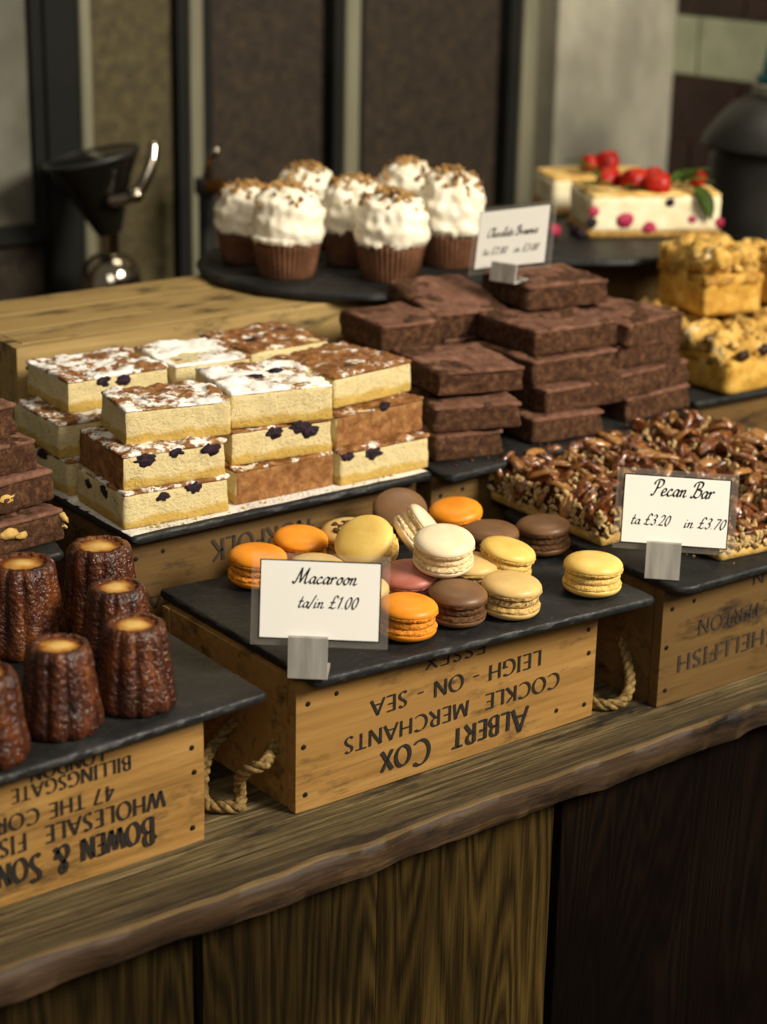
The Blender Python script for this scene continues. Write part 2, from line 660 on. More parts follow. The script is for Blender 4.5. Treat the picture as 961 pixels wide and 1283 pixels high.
CAPS = {
    'A': (.78, [[(.02, 0), (.39, 1)], [(.37, 1), (.76, 0)], [(.16, .34), (.61, .34)]]),
    'B': (.62, [[(.1, 0), (.1, 1)], [(.1, 1)] + arc(.28, .76, .22, .24, 90, -90) + [(.1, .52)], [(.1, .52)] + arc(.3, .26, .26, .26, 90, -90) + [(.1, 0)]]),
    'C': (.78, [arc(.46, .5, .4, .5, 50, 310)]),
    'D': (.8, [[(.1, 0), (.1, 1)], [(.1, 1)] + arc(.3, .5, .44, .5, 90, -90) + [(.1, 0)]]),
    'E': (.56, [[(.1, 0), (.1, 1)], [(.1, .97), (.5, .97)], [(.1, .52), (.44, .52)], [(.1, .03), (.52, .03)]]),
    'F': (.54, [[(.1, 0), (.1, 1)], [(.1, .97), (.5, .97)], [(.1, .5), (.44, .5)]]),
    'G': (.8, [arc(.46, .5, .4, .5, 50, 300), [(.7, .02), (.7, .45)], [(.5, .45), (.78, .45)]]),
    'H': (.76, [[(.1, 0), (.1, 1)], [(.66, 0), (.66, 1)], [(.1, .52), (.66, .52)]]),
    'I': (.24, [[(.12, 0), (.12, 1)], [(.03, .98), (.21, .98)], [(.03, .02), (.21, .02)]]),
    'K': (.68, [[(.1, 0), (.1, 1)], [(.6, 1), (.12, .5)], [(.22, .6), (.66, 0)]]),
    'L': (.54, [[(.1, 0), (.1, 1)], [(.1, .03), (.52, .03)]]),
    'M': (.94, [[(.06, 0), (.16, 1)], [(.16, 1), (.47, .1)], [(.47, .1), (.78, 1)], [(.78, 1), (.88, 0)]]),
    'N': (.8, [[(.1, 0), (.1, 1)], [(.1, 1), (.7, 0)], [(.7, 0), (.7, 1)]]),
    'O': (.88, [arc(.44, .5, .38, .5, 90, 450, 30)]),
    'P': (.58, [[(.1, 0), (.1, 1)], [(.1, 1)] + arc(.28, .74, .24, .26, 90, -90) + [(.1, .48)]]),
    'R': (.66, [[(.1, 0), (.1, 1)], [(.1, 1)] + arc(.28, .75, .23, .25, 90, -90) + [(.1, .5)], [(.28, .5), (.64, 0)]]),
    'S': (.54, [smooth_pts([(.45, .86), (.32, .98), (.14, .92), (.09, .74), (.2, .58), (.36, .45), (.45, .27), (.38, .08), (.2, .01), (.06, .12)], 5)]),
    'T': (.62, [[(.31, 0), (.31, 1)], [(.02, .97), (.6, .97)]]),
    'U': (.74, [[(.1, 1), (.1, .32)] + arc(.36, .3, .26, .3, 180, 360) + [(.62, 1)]]),
    'W': (1.06, [[(.02, 1), (.27, 0)], [(.27, 0), (.53, .95)], [(.53, .95), (.79, 0)], [(.79, 0), (1.04, 1)]]),
    'X': (.68, [[(.04, 1), (.64, 0)], [(.62, 1), (.06, 0)]]),
    'J': (.34, [[(.22, 1), (.22, .1), (.05, -.12)]]),
    '&': (.8, [smooth_pts([(.72, 0), (.4, .45), (.2, .76), (.3, .98), (.46, .86), (.4, .66), (.12, .36), (.14, .08), (.34, 0), (.56, .14), (.7, .44)], 5)]),
    '4': (.58, [[(.42, 0), (.42, 1)], [(.42, 1), (.04, .3)], [(.04, .3), (.58, .3)]]),
    '7': (.54, [[(.04, .97), (.52, .97)], [(.52, .97), (.2, 0)]]),
    '-': (.42, [[(.06, .42), (.36, .42)]]),
    ',': (.2, [[(.12, .08), (.04, -.16)]]),
    ' ': (.36, []),
}
_s = smooth_pts
SCR = {
    'M': (1.0, [_s([(-.12, .12), (-.04, 0), (.08, .08), (.28, .98)], 6), [(.28, .98), (.4, .04)], [(.4, .04), (.78, .98)], _s([(.78, .98), (.72, .2), (.8, 0), (.98, .12)], 6)]),
    'P': (.66, [_s([(.3, .92), (.22, .3), (.1, 0), (-.06, .06)], 6), _s([(.0, .66), (.06, .9), (.32, 1), (.6, .92), (.62, .66), (.42, .48), (.24, .5)], 6)]),
    'B': (.72, [_s([(.3, .92), (.22, .3), (.1, 0), (-.06, .06)], 6), _s([(.0, .66), (.06, .9), (.32, 1), (.58, .92), (.56, .66), (.28, .52)], 6), _s([(.28, .52), (.6, .46), (.64, .2), (.4, 0), (.18, .08)], 6)]),
    'C': (.7, [_s([(.5, .72), (.64, .86), (.5, 1), (.26, .9), (.06, .5), (.1, .12), (.32, 0), (.62, .18)], 6)]),
    'a': (.5, [_s([(.38, .36), (.22, .43), (.04, .22), (.12, .01), (.28, .1), (.4, .4)], 5), _s([(.4, .42), (.36, .08), (.42, .0), (.54, .1)], 5)]),
    'c': (.42, [_s([(.34, .34), (.2, .43), (.04, .2), (.14, 0), (.42, .1)], 5)]),
    'e': (.42, [_s([(.06, .18), (.28, .26), (.3, .4), (.16, .43), (.04, .2), (.14, 0), (.42, .1)], 5)]),
    'h': (.52, [_s([(.0, .1), (.24, .8), (.22, 1), (.12, .9), (.06, 0)], 5), _s([(.07, .2), (.24, .42), (.34, .34), (.3, .08), (.36, 0), (.5, .1)], 5)]),
    'i': (.26, [_s([(.08, .42), (.05, .08), (.1, 0), (.26, .1)], 5), [(.11, .6), (.13, .66)]]),
    'l': (.3, [_s([(.0, .1), (.22, .8), (.22, 1), (.1, .9), (.05, .1), (.12, 0), (.3, .1)], 5)]),
    'n': (.54, [_s([(-.04, .3), (.08, .42), (.06, 0)], 5), _s([(.07, .2), (.24, .42), (.34, .34), (.3, .08), (.38, 0), (.54, .1)], 5)]),
    'o': (.44, [_s([(.22, .43), (.06, .28), (.06, .08), (.2, 0), (.34, .14), (.34, .34), (.22, .43), (.42, .36)], 5)]),
    'r': (.42, [_s([(-.04, .3), (.08, .42), (.06, 0)], 5), _s([(.07, .2), (.22, .42), (.38, .38)], 5)]),
    't': (.32, [_s([(.16, .82), (.06, .14), (.12, 0), (.32, .1)], 5), [(-.02, .46), (.3, .48)]]),
    'w': (.66, [_s([(.0, .36), (.08, .42), (.06, .08), (.18, 0), (.32, .36)], 5), _s([(.34, .42), (.3, .08), (.42, 0), (.56, .3), (.5, .44), (.66, .38)], 5)]),
    '/': (.34, [[(-.02, -.1), (.3, .95)]]),
    '.': (.2, [[(.06, .0), (.1, .05)]]),
    '£': (.62, [_s([(.54, .78), (.46, .94), (.3, .9), (.24, .6), (.2, .2), (.04, .04), (.2, .06), (.4, .0), (.56, .1)], 5), [(.06, .44), (.42, .46)]]),
    '0': (.5, [_s([(.26, .9), (.08, .6), (.08, .2), (.22, 0), (.38, .25), (.4, .7), (.26, .9)], 5)]),
    '1': (.36, [[(.06, .72), (.24, .9)], [(.24, .9), (.16, 0)]]),
    '2': (.5, [_s([(.08, .7), (.2, .9), (.38, .8), (.34, .5), (.04, .02)], 5), [(.04, .03), (.42, .05)]]),
    '3': (.48, [_s([(.1, .78), (.24, .9), (.38, .76), (.3, .54), (.18, .48), (.34, .42), (.36, .16), (.18, 0), (.02, .12)], 5)]),
    '7': (.48, [[(.08, .86), (.44, .88)], [(.44, .88), (.14, 0)]]),
    '8': (.5, [_s([(.26, .48), (.12, .66), (.24, .9), (.38, .72), (.26, .48), (.08, .22), (.2, 0), (.38, .18), (.26, .48)], 5)]),
    ' ': (.3, []),
}


def text_bm(lines, font, thick, thin, nib, slant=0, gap=.1, small=.8):
    """lines: (text, x_centre, y_base, cap_height, width or None); letters in the XY plane"""
    bm = bmesh.new()
    for text, cx, y0, h, width in lines:
        x = 0
        items = []
        for ch in text:
            s = 1
            if font is CAPS and ch.islower():
                s = small
                ch = ch.upper()
            wd, st = font[ch]
            items.append((x, s, st))
            x += (wd + gap) * s
        tot = x - gap
        sx = h if width is None else width / tot
        for gx, s, st in items:
            for stroke in st:
                pts = [V(((gx + p[0] * s + slant * p[1] * s - tot / 2) * sx + cx, p[1] * s * h + y0, 0)) for p in stroke]
                L, Rr = [], []
                for i, p in enumerate(pts):
                    t = pts[min(i + 1, len(pts) - 1)] - pts[max(i - 1, 0)]
                    if t.length < 1e-9:
                        t = V((1, 0, 0))
                    t.normalize()
                    wdt = (thin + (thick - thin) * abs(sin(math.atan2(t.y, t.x) - nib))) * h * .5
                    if len(pts) == 2:
                        wdt *= 1.06
                    nn = V((-t.y, t.x, 0)) * wdt
                    L.append(bm.verts.new(p + nn))
                    Rr.append(bm.verts.new(p - nn))
                for i in range(len(pts) - 1):
                    bm.faces.new((L[i], Rr[i], Rr[i + 1], L[i + 1]))
    return bm


def lettering(lines, parent, mtx, mat=None, font=None, **k):
    k = {**dict(thick=.155, thin=.06, nib=R(20)), **k}
    bm = text_bm(lines, font or CAPS, **k)
    bmesh.ops.transform(bm, matrix=mtx, verts=bm.verts)
    return link('lettering', bm, mat or M_INK, parent, False)


# local frames: a face looking to -Y (text x to the right, y up), or turned upside down
FRONT = lambda x, y, z: M.Translation((x, y, z)) @ M.Rotation(pi / 2, 4, 'X')
FRONT_UD = lambda x, y, z: FRONT(x, y, z) @ M.Rotation(pi, 4, 'Z')
LEFT_UD = lambda x, y, z: M.Translation((x, y, z)) @ M.Rotation(-pi / 2, 4, 'Z') @ M.Rotation(pi / 2, 4, 'X') @ M.Rotation(pi, 4, 'Z')

# ------------------------------------------------------------------ the setting
FZ = -.85
fm = Mat('dark_floor', .7)
fm.color(fm.ramp(fm.noise(6, 5), [(.3, '#3a352e'), (.7, '#5a5348')]))
struct('floor', box(-3, 3.2, -.22, 1.6, FZ - .05, FZ), fm.m)
pm = Mat('paving', .9, .05)
pm.color(pm.ramp(pm.noise(5, 6), [(.3, '#0b0a09'), (.7, '#181613')]))
struct('pavement', box(-6, 12, -12, -.22, FZ - .05, FZ), pm.m)

bw = Mat('brown_speckled_panel', .75, .3)
bw.color(bw.ramp(bw.noise(70, 6, (1, 1, 1), .75), [(.3, '#17110b'), (.5, '#2c2217'), (.75, '#443727')]))
ow = Mat('olive_panel', .7, .3)
ow.color(ow.ramp(ow.noise(50, 6, (1, 1, 1), .7), [(.3, '#2f2816'), (.55, '#4a4126'), (.75, '#5f5534')]))
struct('wall_back', box(-.6, 1.75, 1.25, 1.32, FZ, 2.0), bw.m)
struct('trim_1', box(.515, .655, 1.238, 1.25, 0.0, 2.0), ow.m, 'olive brown panel')
gm = Mat('grey_green_metal', .5, .4)
gm.color(gm.ramp(gm.noise(30, 3, (1, 1, .1)), [(.3, '#5d5a48'), (.7, '#7d7962')]))
dk = Mat('dark_frame', .8, .2).color('#141410').m
for i, (xa, xb) in enumerate(((.497, .515), (.672, .694), (.945, .972), (1.298, 1.33))):
    struct('trim_%d' % (i + 2), box(xa, xb, 1.215, 1.25, 0.0, 2.0, bev=.004), gm.m)
for i, (xa, xb) in enumerate(((.448, .497), (.655, .672), (.694, .712), (.928, .945), (.972, .985), (1.275, 1.298))):
    struct('trim_%d' % (i + 6), box(xa, xb, 1.222, 1.25, 0.0, 2.0), dk)
wn = bpy.data.objects.new('window_1', None)
COL.objects.link(wn)
wn['kind'] = 'structure'
wp = Mat('frosted_pane', .35)
wp.color(wp.ramp(wp.noise(9, 3), [(.35, '#4d4b3d'), (.65, '#69665a')]))
link('pane', box(.28, .43, 1.238, 1.25, .25, .56), wp.m, wn, False)
link('frame', box(.2, .448, 1.228, 1.25, .56, .585), dk, wn, False)
link('frame', box(.2, .448, 1.228, 1.25, .225, .25), dk, wn, False)
link('frame', box(.43, .448, 1.228, 1.25, .25, .56), dk, wn, False)
link('frame', box(.26, .28, 1.228, 1.25, .25, .56), dk, wn, False)
cm = Mat('concrete', .8, .3)
cm.color(cm.mix(cm.ramp(cm.noise(7, 5, (1, 1, .6), .65), [(.38, 0), (.66, 1)]), '#7f7b6c', '#a29d8b'))
cm.bump(cm.noise(90, 4), .2, .002)
struct('pillar', box(1.33, 1.6, 1.17, 1.25, 0.0, 2.0, bev=.004), cm.m, 'grey concrete pillar')
# tiled side wall: every tile is pattern of the wall, in one mesh with its grout
tm_d = Mat('oxblood_tile', .25)
tm_d.color(tm_d.ramp(tm_d.noise(14, 2), [(.4, '#26110d'), (.6, '#35191a')]))
tm_l = Mat('pale_green_tile', .25)
tm_l.color(tm_l.ramp(tm_l.noise(14, 2), [(.4, '#a3a88c'), (.6, '#b7ba9e')]))
tm_g = Mat('grout', .8).color('#6f6350').m
bm = bmesh.new()
add_box(bm, 1.6, 1.66, -.2, 1.25, FZ, 2.0)
for f in bm.faces:
    f.material_index = 0
row = 0
z0 = .0
while z0 < 1.95:
    y0 = -.2 + (0 if row % 2 else -.1) + .018
    while y0 < 1.17:
        a, b = max(y0 + .003, -.2), min(y0 + .197, 1.17)
        if b - a > .01:
            nf = len(bm.faces)
            add_box(bm, 1.594, 1.601, a, b, z0 + .003, z0 + .097, bev=.0015)
            bm.faces.ensure_lookup_table()
            for f in bm.faces[nf:]:
                f.material_index = 2 if row in (4, 9, 14) else 1
        y0 += .2
    z0 += .1
    row += 1
struct('wall_right', bm, [tm_g, tm_d.m, tm_l.m])

# the shop window pane between street and display
gp = struct('window_2', box(-2.2, 2.2, -.206, -.200, FZ, 2.2), M_GLASS, 'clear shop window pane')

# ------------------------------------------------------------------ counter
counter = thing('counter', 'weathered wooden display counter with dark plank front under all the crates', 'counter', (0, 0, FZ))
bm = bmesh.new()
nx, ny = 420, 12
ys = [-.073, -.071, -.067, -.06, -.04, 0, .1, .3, .5, .7, .9, 1.21]
prof = [(-.050, -.030), (-.066, -.030), (-.0715, -.027), (-.0735, -.015), (-.0742, -.0055), (-.0722, -.0015), (-.067, 0)] + [(y, 0) for y in (-.055, -.03, 0, .1, .3, .6, .9, 1.21)] + [(1.21, -.03)]
rows = []
for i in range(nx + 1):
    x = -.95 + 2.5 * i / nx
    r_ = []
    for k, (y, z) in enumerate(prof):
        e = 0
        if k < 7:
            e = .006 * N.noise(V((x * 5, 3, k * .12))) + .004 * N.noise(V((x * 22, 9, k * .3))) + .0010 * N.noise(V((x * 60, 2, k * .8))) - .004 * max(0, N.noise(V((x * 30, 7, k * .5))) - .25)
        zz = z + (.003 * N.noise(V((x * 9, 5, 0))) if k < 4 else 0)
        r_.append(bm.verts.new((x, y + e, zz - FZ)))
    rows.append(r_)
for a, b in zip(rows, rows[1:]):
    for k in range(len(prof)):
        k2 = (k + 1) % len(prof)
        f = bm.faces.new((a[k], b[k], b[k2], a[k2]))
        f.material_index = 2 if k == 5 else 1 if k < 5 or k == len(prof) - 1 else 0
bm.faces.new(rows[0])
bm.faces.new(rows[-1][::-1])
bmesh.ops.recalc_face_normals(bm, faces=bm.faces)
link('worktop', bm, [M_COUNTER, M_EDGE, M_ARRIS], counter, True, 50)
px = [-.9, -.70, -.50, -.31, -.121, .053, .253, .424, .62, .83, 1.05, 1.30, 1.55]
for i, (a, b) in enumerate(zip(px, px[1:])):
    dpt = -.046 + (.006 if i % 2 else 0)
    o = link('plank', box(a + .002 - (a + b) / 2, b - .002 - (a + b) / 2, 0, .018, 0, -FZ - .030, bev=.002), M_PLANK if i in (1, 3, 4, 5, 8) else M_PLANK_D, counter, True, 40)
    o.location = ((a + b) / 2, dpt, 0)


# ------------------------------------------------------------------ crates
def crate(label, x0, y0, wd, d, h, mat, rz=0, top=None, nails=True, z0=0, group='old fish crates on the counter', lines=None, ink=None, name='wooden_crate', end_lines=None, rope=None):
    t = thing(name, label, 'crate', (x0, y0, z0), rz, group)
    th = .013

    def panel(nm, a, m=mat, seed=0):
        bm = slab(a[1] - a[0], a[3] - a[2], a[5] - a[4], .02, .0025, .0003, 40, seed)
        o = link(nm, bm, m, t, True, 50)
        o.location = ((a[0] + a[1]) / 2, (a[2] + a[3]) / 2, a[4])
        return o
    s = int(x0 * 100)
    panel('front_panel', (0, wd, 0, th, 0, h - .0005), mat, s)
    panel('back_panel', (0, wd, d - th, d, 0, h - .0005), mat, s + 1)
    panel('end_panel', (.001, th + .001, th, d - th, 0, h - .0005), mat, s + 2)
    panel('end_panel', (wd - th - .001, wd - .001, th, d - th, 0, h - .0005), mat, s + 3)
    nb = 3
    for i in range(nb):
        a, b = d * i / nb, d * (i + 1) / nb
        panel('base_board', (th if i == 1 else th, wd - th, max(a, th) + .0008, min(b, d - th) - .0008, h - .012, h), top or mat, s + 5 + i)
    if nails:
        bm0 = lathe([(0, .0004), (.0016, .0003), (.0022, 0), (.0022, -.002)], 10)
        nl = None
        for x, z in ((.010, .016), (.008, h * .5), (.012, h - .022), (.04, h - .02), (wd - .012, .015), (wd - .01, h * .55), (wd - .012, h - .03), (wd * .86, .018)):
            if nl is None:
                nl = link('nail', bm0, M_NAIL, t)
            else:
                nl = nl.copy()
                COL.objects.link(nl)
            nl.location = (x, -.0003, z)
            nl.rotation_euler = (pi / 2, 0, 0)
    if lines:
        for ln in lines:
            lettering([ln], t, FRONT_UD(0, -.00095, 0), ink)
    if end_lines:
        lettering(end_lines, t, LEFT_UD(-.0006, 0, 0), ink)
    if rope:
        link('rope_handle', rope_bm(rope, .0048), M_ROPE, t)
    return t


def L(text, xa, xb, zt, h):
    """upside-down line: spans xa..xb along the crate front; zt is the height of the letters' feet"""
    return (text, -(xa + xb) / 2, -zt, h, xb - xa)


crate('golden pine crate lettered COCKLE MERCHANTS under the macaroons', 0, 0, .331, .205, .118, M_CRATE,
      lines=[L('Albert  Cox', .087, .250, .0325, .023), L('COCKLE  MERCHANTS', .048, .286, .0560, .0145), L('LEIGH - ON - SEA', .075, .263, .0825, .0145), L('ESSEX', .131, .198, .1065, .011)],
      rope=[(.006, .035, .052), (-.008, .025, .047), (-.022, .012, .048), (-.032, .020, .042), (-.033, .031, .030), (-.029, .037, .012), (-.034, .030, .0062), (-.044, .036, .0060), (-.053, .046, .0062), (-.056, .050, .014), (-.050, .060, .022), (-.03, .08, .034), (.004, .09, .052)])
crate('golden pine crate lettered BILLINGSGATE under the caneles', -.415, .007, .334, .205, .114, M_CRATE,
      lines=[L('Bowen & Sons', .145, .287, .036, .023), L('WHOLESALE  FISH  M', .115, .297, .0562, .0145), L('47 THE CORN', .142, .253, .0735, .0125), L('BILLINGSGATE', .168, .268, .0935, .0115), L('LONDON', .184, .245, .1055, .0105)])
crate('brown crate lettered SHELLFISH under the pecan bars', .390, -.022, .34, .215, .118, M_CRATE_D,
      lines=[L('Shellfish', .024, .160, .0475, .021), L('LTERTON', .048, .146, .0768, .0145), L('N', .118, .134, .108, .012)], ink=M_INK2,
      rope=[(.006, .056, .052), (-.004, .036, .034), (-.014, .022, .019), (-.028, .017, .0085), (-.043, .024, .0062), (-.050, .042, .0062), (-.046, .07, .0062), (-.02, .09, .03), (.006, .1, .052)])
crate('aged crate lettered NORFOLK under the blueberry cakes', -.002, .262, .332, .235, .162, M_CRATE_D,
      lines=[L('NORFOLK', .092, .203, .142, .021), L('A', .021, .040, .106, .017), L('HE', .040, .070, .081, .015)], ink=M_INK2,
      end_lines=[('BOX DE', .050, -.150, .015, .09)])
crate('aged crate under the stacked brownies, rear of the macaroon slate', .337, .248, .378, .24, .162, M_CRATE_D)
crate('dim crate behind the caneles under the stack of nutty brownies', -.42, .268, .345, .22, .162, M_CRATE_D)
crate('aged crate behind the pecan bars under the apple crumble squares', .735, .285, .36, .25, .162, M_CRATE_D)
tc = crate('long pale crate with dark smudges on its upturned base under the cupcakes', .035, .527, .67, .2, .275, M_CRATE_TOP, top=M_CRATE_TOP)
crate('brown crate behind the brownies under the cheesecake board', .775, .545, .30, .2, .275, M_CRATE_D)


# ------------------------------------------------------------------ slates
def slate(label, corners, z1, th=.0075, mat=None, rad=.006, seed=0):
    """corners: counter-clockwise ground points; top at z1"""
    bm = bmesh.new()
    pts = []
    n = len(corners)
    for i in range(n):
        p, a, b = V(corners[i]), V(corners[i - 1]), V(corners[(i + 1) % n])
        u, v = (a - p).normalized(), (b - p).normalized()
        p0, p1 = p + u * rad, p + v * rad
        for k in range(5):
            t = k / 4
            pts.append(p0 * (1 - t) ** 2 + p * 2 * t * (1 - t) + p1 * t * t)
        q = b + (p - b).normalized() * rad
        m = max(2, int((q - p1).length / .006))
        for k in range(1, m):
            pts.append(p1.lerp(q, k / m))
    c = sum((V(q) for q in corners), V((0, 0))) / n
    rings = []
    for kz, (z, ins) in enumerate(((0, .002), (.0025, .0), (th - .0022, .0003), (th - .0006, .0018), (th, .004))):
        ring = []
        for i, p in enumerate(pts):
            e = N.noise(V((p.x * 90 + seed, p.y * 90, kz * .8))) * .0020 + N.noise(V((p.x * 300 + seed, p.y * 300, kz * 2))) * .0013
            d = (p - c).normalized()
            q = p - c - d * (ins + abs(e) * (1 if kz else 0))
            ring.append(bm.verts.new((q.x, q.y, z)))
        rings.append(ring)
    for a, b in zip(rings, rings[1:]):
        for i in range(len(a)):
            j = (i + 1) % len(a)
            bm.faces.new((a[i], a[j], b[j], b[i]))
    bm.faces.new(rings[0][::-1])
    bm.faces.new(rings[-1])
    o = link('slate_board', bm, mat or M_SLATE, None, True, 35)
    o.location = (c.x, c.y, z1 - th)
    return tag(o, label, 'slate board', 'slate serving boards')


slate('rectangular slate carrying the macaroons, front of the middle crate', [(.003, -.021), (.356, -.046), (.366, .196), (.006, .219)], .1262, .0075)
slate('slate carrying the dark fluted caneles', [(-.42, -.03), (-.033, -.011), (-.028, .245), (-.42, .24)], .1218, seed=4)
slate('slate under the pecan bars', [(.384, -.0465), (.74, -.050), (.74, .235), (.394, .215)], .1262, .0075, rad=.02, seed=8)
slate('slate dusted with icing sugar under the blueberry cakes', [(-.006, .240), (.333, .240), (.335, .50), (-.004, .50)], .1695, mat=M_SLATE_S, rad=.006, seed=12)
slate('slate under the stacked chocolate brownies', [(.338, .221), (.716, .243), (.716, .49), (.338, .49)], .1695, seed=16)
slate('slate under the nutty brownie stack beside the blueberry cakes', [(-.42, .240), (-.070, .243), (-.012, .47), (-.42, .49)], .1695, seed=20)
slate('slate under the apple crumble squares', [(.736, .274), (1.10, .262), (1.10, .53), (.736, .53)], .1695, seed=24)


def round_slate(label, cx, cy, r, z1, th=.010, seed=0):
    bm = lathe([(0, 0), (r - .004, 0), (r, .003), (r, th - .003), (r - .003, th), (0, th)], 96, lambda a, q, z: q + (N.noise(V((cos(a) * 9 + seed, sin(a) * 9, z * 90))) * .0022 if q > .1 else 0))
    o = link('round_board', bm, M_SLATE, None, True, 40)
    o.location = (cx, cy, z1 - th)
    return tag(o, label, 'slate board', 'slate serving boards')


round_slate('round slate board under the frosted cupcakes', .530, .650, .176, .2855)
round_slate('round slate board under the strawberry cheesecake', .905, .660, .195, .2855, seed=3)


# ------------------------------------------------------------------ cakes
def cake(label, fl, wd, d, h, yaw, z, seed, baked=(), top=None, berries=(), lump=.0030):
    """fl: front-left bottom corner; yaw in degrees"""
    a = R(yaw)
    c = V((fl[0], fl[1])) + V((cos(a), sin(a))) * wd / 2 + V((-sin(a), cos(a))) * d / 2
    t = thing('blueberry_cake_square', label, 'cake', (c.x, c.y, z), a, 'blueberry cake squares')
    bm = slab(wd, d, h - .0022, .0030, .0022, .0013, 60, seed, taper=.015, fine=.0007)
    for f in bm.faces:
        n = f.normal
        if ('f' in baked and n.y < -.7) or ('l' in baked and n.x < -.7) or ('r' in baked and n.x > .7):
            if f.calc_center_median().z > .0:
                f.material_index = 1
    link('sponge', bm, [M_SPONGE, M_BAKED], t, True, 60)
    bm = slab(wd * .992, d * .992, .0036, .0026, .0016, .0012, 70, seed + 50, top_amp=lump, fine=lump * .55)
    o = link('crust', bm, top or M_TOP, t)
    o.location = (0, 0, h - .0030)
    rr = random.Random(seed)
    for face, u, zz in berries:
        bm = bmesh.new()
        blob(bm, (0, 0, 0), .0045 + rr.random() * .0028, 1.35, .36, .8, .7, rr.random() * 9, 3)
        o = link('blueberry', bm, M_BERRY, t)
        if face == 'f':
            o.location = ((u - .5) * wd * .94, -d / 2 * .985, zz * h + .001)
        elif face == 'l':
            o.location = (-wd / 2 * .985, (.5 - u) * d * .94, zz * h)
            o.rotation_euler = (0, 0, pi / 2)
        else:
            o.location = ((u - .5) * wd * .9, (rr.random() - .5) * d * .8, h + .0003)
            o.rotation_euler = (pi / 2, 0, 0)
    return t


Z0, H = .1695, .0333
Z1, Z2 = Z0 + H, Z0 + 2 * H
F3 = (('f', .2, .78), ('f', .52, .84), ('f', .88, .8))
cake('bottom cake square of the front corner stack with berries along its sides', (-.002, .260), .106, .098, H, -4, Z0, 1, (), M_TOP, (('f', .35, .72), ('f', .66, .82), ('l', .25, .7), ('l', .62, .75), ('l', .9, .68)))
cake('middle cake square of the front corner stack with brown left side and big berries', (.001, .266), .102, .098, H, -6, Z1, 2, ('l',), M_TOP, F3)
cake('top cake square of the front corner stack, plain sponge front', (.018, .290), .101, .072, H, -12, Z2, 3, (), M_TOP)
cake('bottom cake square in the middle stack with browned front', (.117, .262), .110, .1, H, -1, Z0, 4, ('f',), M_TOP_B)
cake('middle cake square in the middle stack with two dark berries', (.121, .276), .106, .098, H, -8, Z1, 5, (), M_TOP_B, (('f', .42, .78), ('f', .68, .86), ('f', .78, .7)))
cake('top cake square in the middle stack thick with icing sugar', (.124, .282), .103, .100, H + .001, -13, Z2, 6, (), M_TOP_W, (('t', .4, 1), ('t', .7, 1)))
cake('bottom cake square next to the brownies with a pale speckled front', (.230, .254), .108, .1, H, 0, Z0, 7, (), M_TOP_B, (('f', .06, .82), ('f', .36, .76)))
cake('middle cake square next to the brownies with browned front', (.232, .264), .110, .098, H, 3, Z1, 8, ('f',), M_TOP_B, (('f', .55, .97),))
cake('top cake square next to the brownies, browned and lightly dusted', (.243, .284), .106, .1, H - .002, 7, Z2, 9, (), M_TOP_B, (('t', .4, 1),), .0026)
cake('bottom cake square of the rear stack nearest the nutty brownies', (.004, .372), .105, .1, H, 0, Z0, 10, (), M_TOP, (('l', .5, .85),))
cake('middle cake square of the rear stack with sugared edge beside the nutty brownies', (.002, .384), .105, .1, H, -3, Z1, 11, (), M_TOP)
cake('top cake square of the rear stack with a berry in its front', (.026, .408), .108, .09, H - .001, -2, Z2, 12, (), M_TOP, (('f', .34, .8), ('f', .55, .75)), .0026)
cake('lower cake square hidden behind the middle stack', (.12, .39), .1, .095, H * 2 - .001, -2, Z0, 13)
cake('greyish dusted cake square at the rear of the middle stack', (.137, .398), .085, .09, H, -4, Z2, 14, (), M_TOP_W, (), .0026)
cake('lower cake square hidden behind the stack by the brownies', (.232, .39), .1, .095, H * 2 - .001, 0, Z0, 15)
cake('browned cake square at the very rear by the long pale crate', (.229, .404), .1, .09, H, 3, Z2, 16, (), M_TOP_B, (('t', .3, 1), ('t', .8, 1)), .003)


def brownie(label, fl, wd, d, h, yaw, z, seed, tilt=(0, 0), nuts=0, group='chocolate brownie squares'):
    a = R(yaw)
    c = V((fl[0], fl[1])) + V((cos(a), sin(a))) * wd / 2 + V((-sin(a), cos(a))) * d / 2
    t = thing('brownie_square', label, 'brownie', (c.x, c.y, z), 0, group, rot=(R(tilt[0]), R(tilt[1]), a))
    bm = slab(wd, d, h - .0012, .0028, .0034, .0040, 40, seed, taper=.03, fine=.0020)
    link('crumb', bm, M_BROWNIE, t)
    bm = slab(wd * .985, d * .985, .0045, .0028, .0020, .0034, 40, seed, top_amp=.0026, fine=.0014)
    o = link('crust', bm, M_BROWNIE_T, t)
    o.location = (0, 0, h - .0048)
    rr = random.Random(seed)
    for i in range(nuts):
        bm = bmesh.new()
        blob(bm, (0, 0, 0), .0035 + rr.random() * .003, 1.6, .5, .8, .9, rr.random() * 9, 2)
        o = link('walnut_piece', bm, M_NUT, t)
        if i % 2:
            o.location = ((rr.random() - .5) * wd * .9, -d / 2, h * (.3 + rr.random() * .4))
        else:
            o.location = (wd / 2, (rr.random() - .5) * d * .9, h * (.3 + rr.random() * .4))
            o.rotation_euler = (0, 0, pi / 2)
    return t


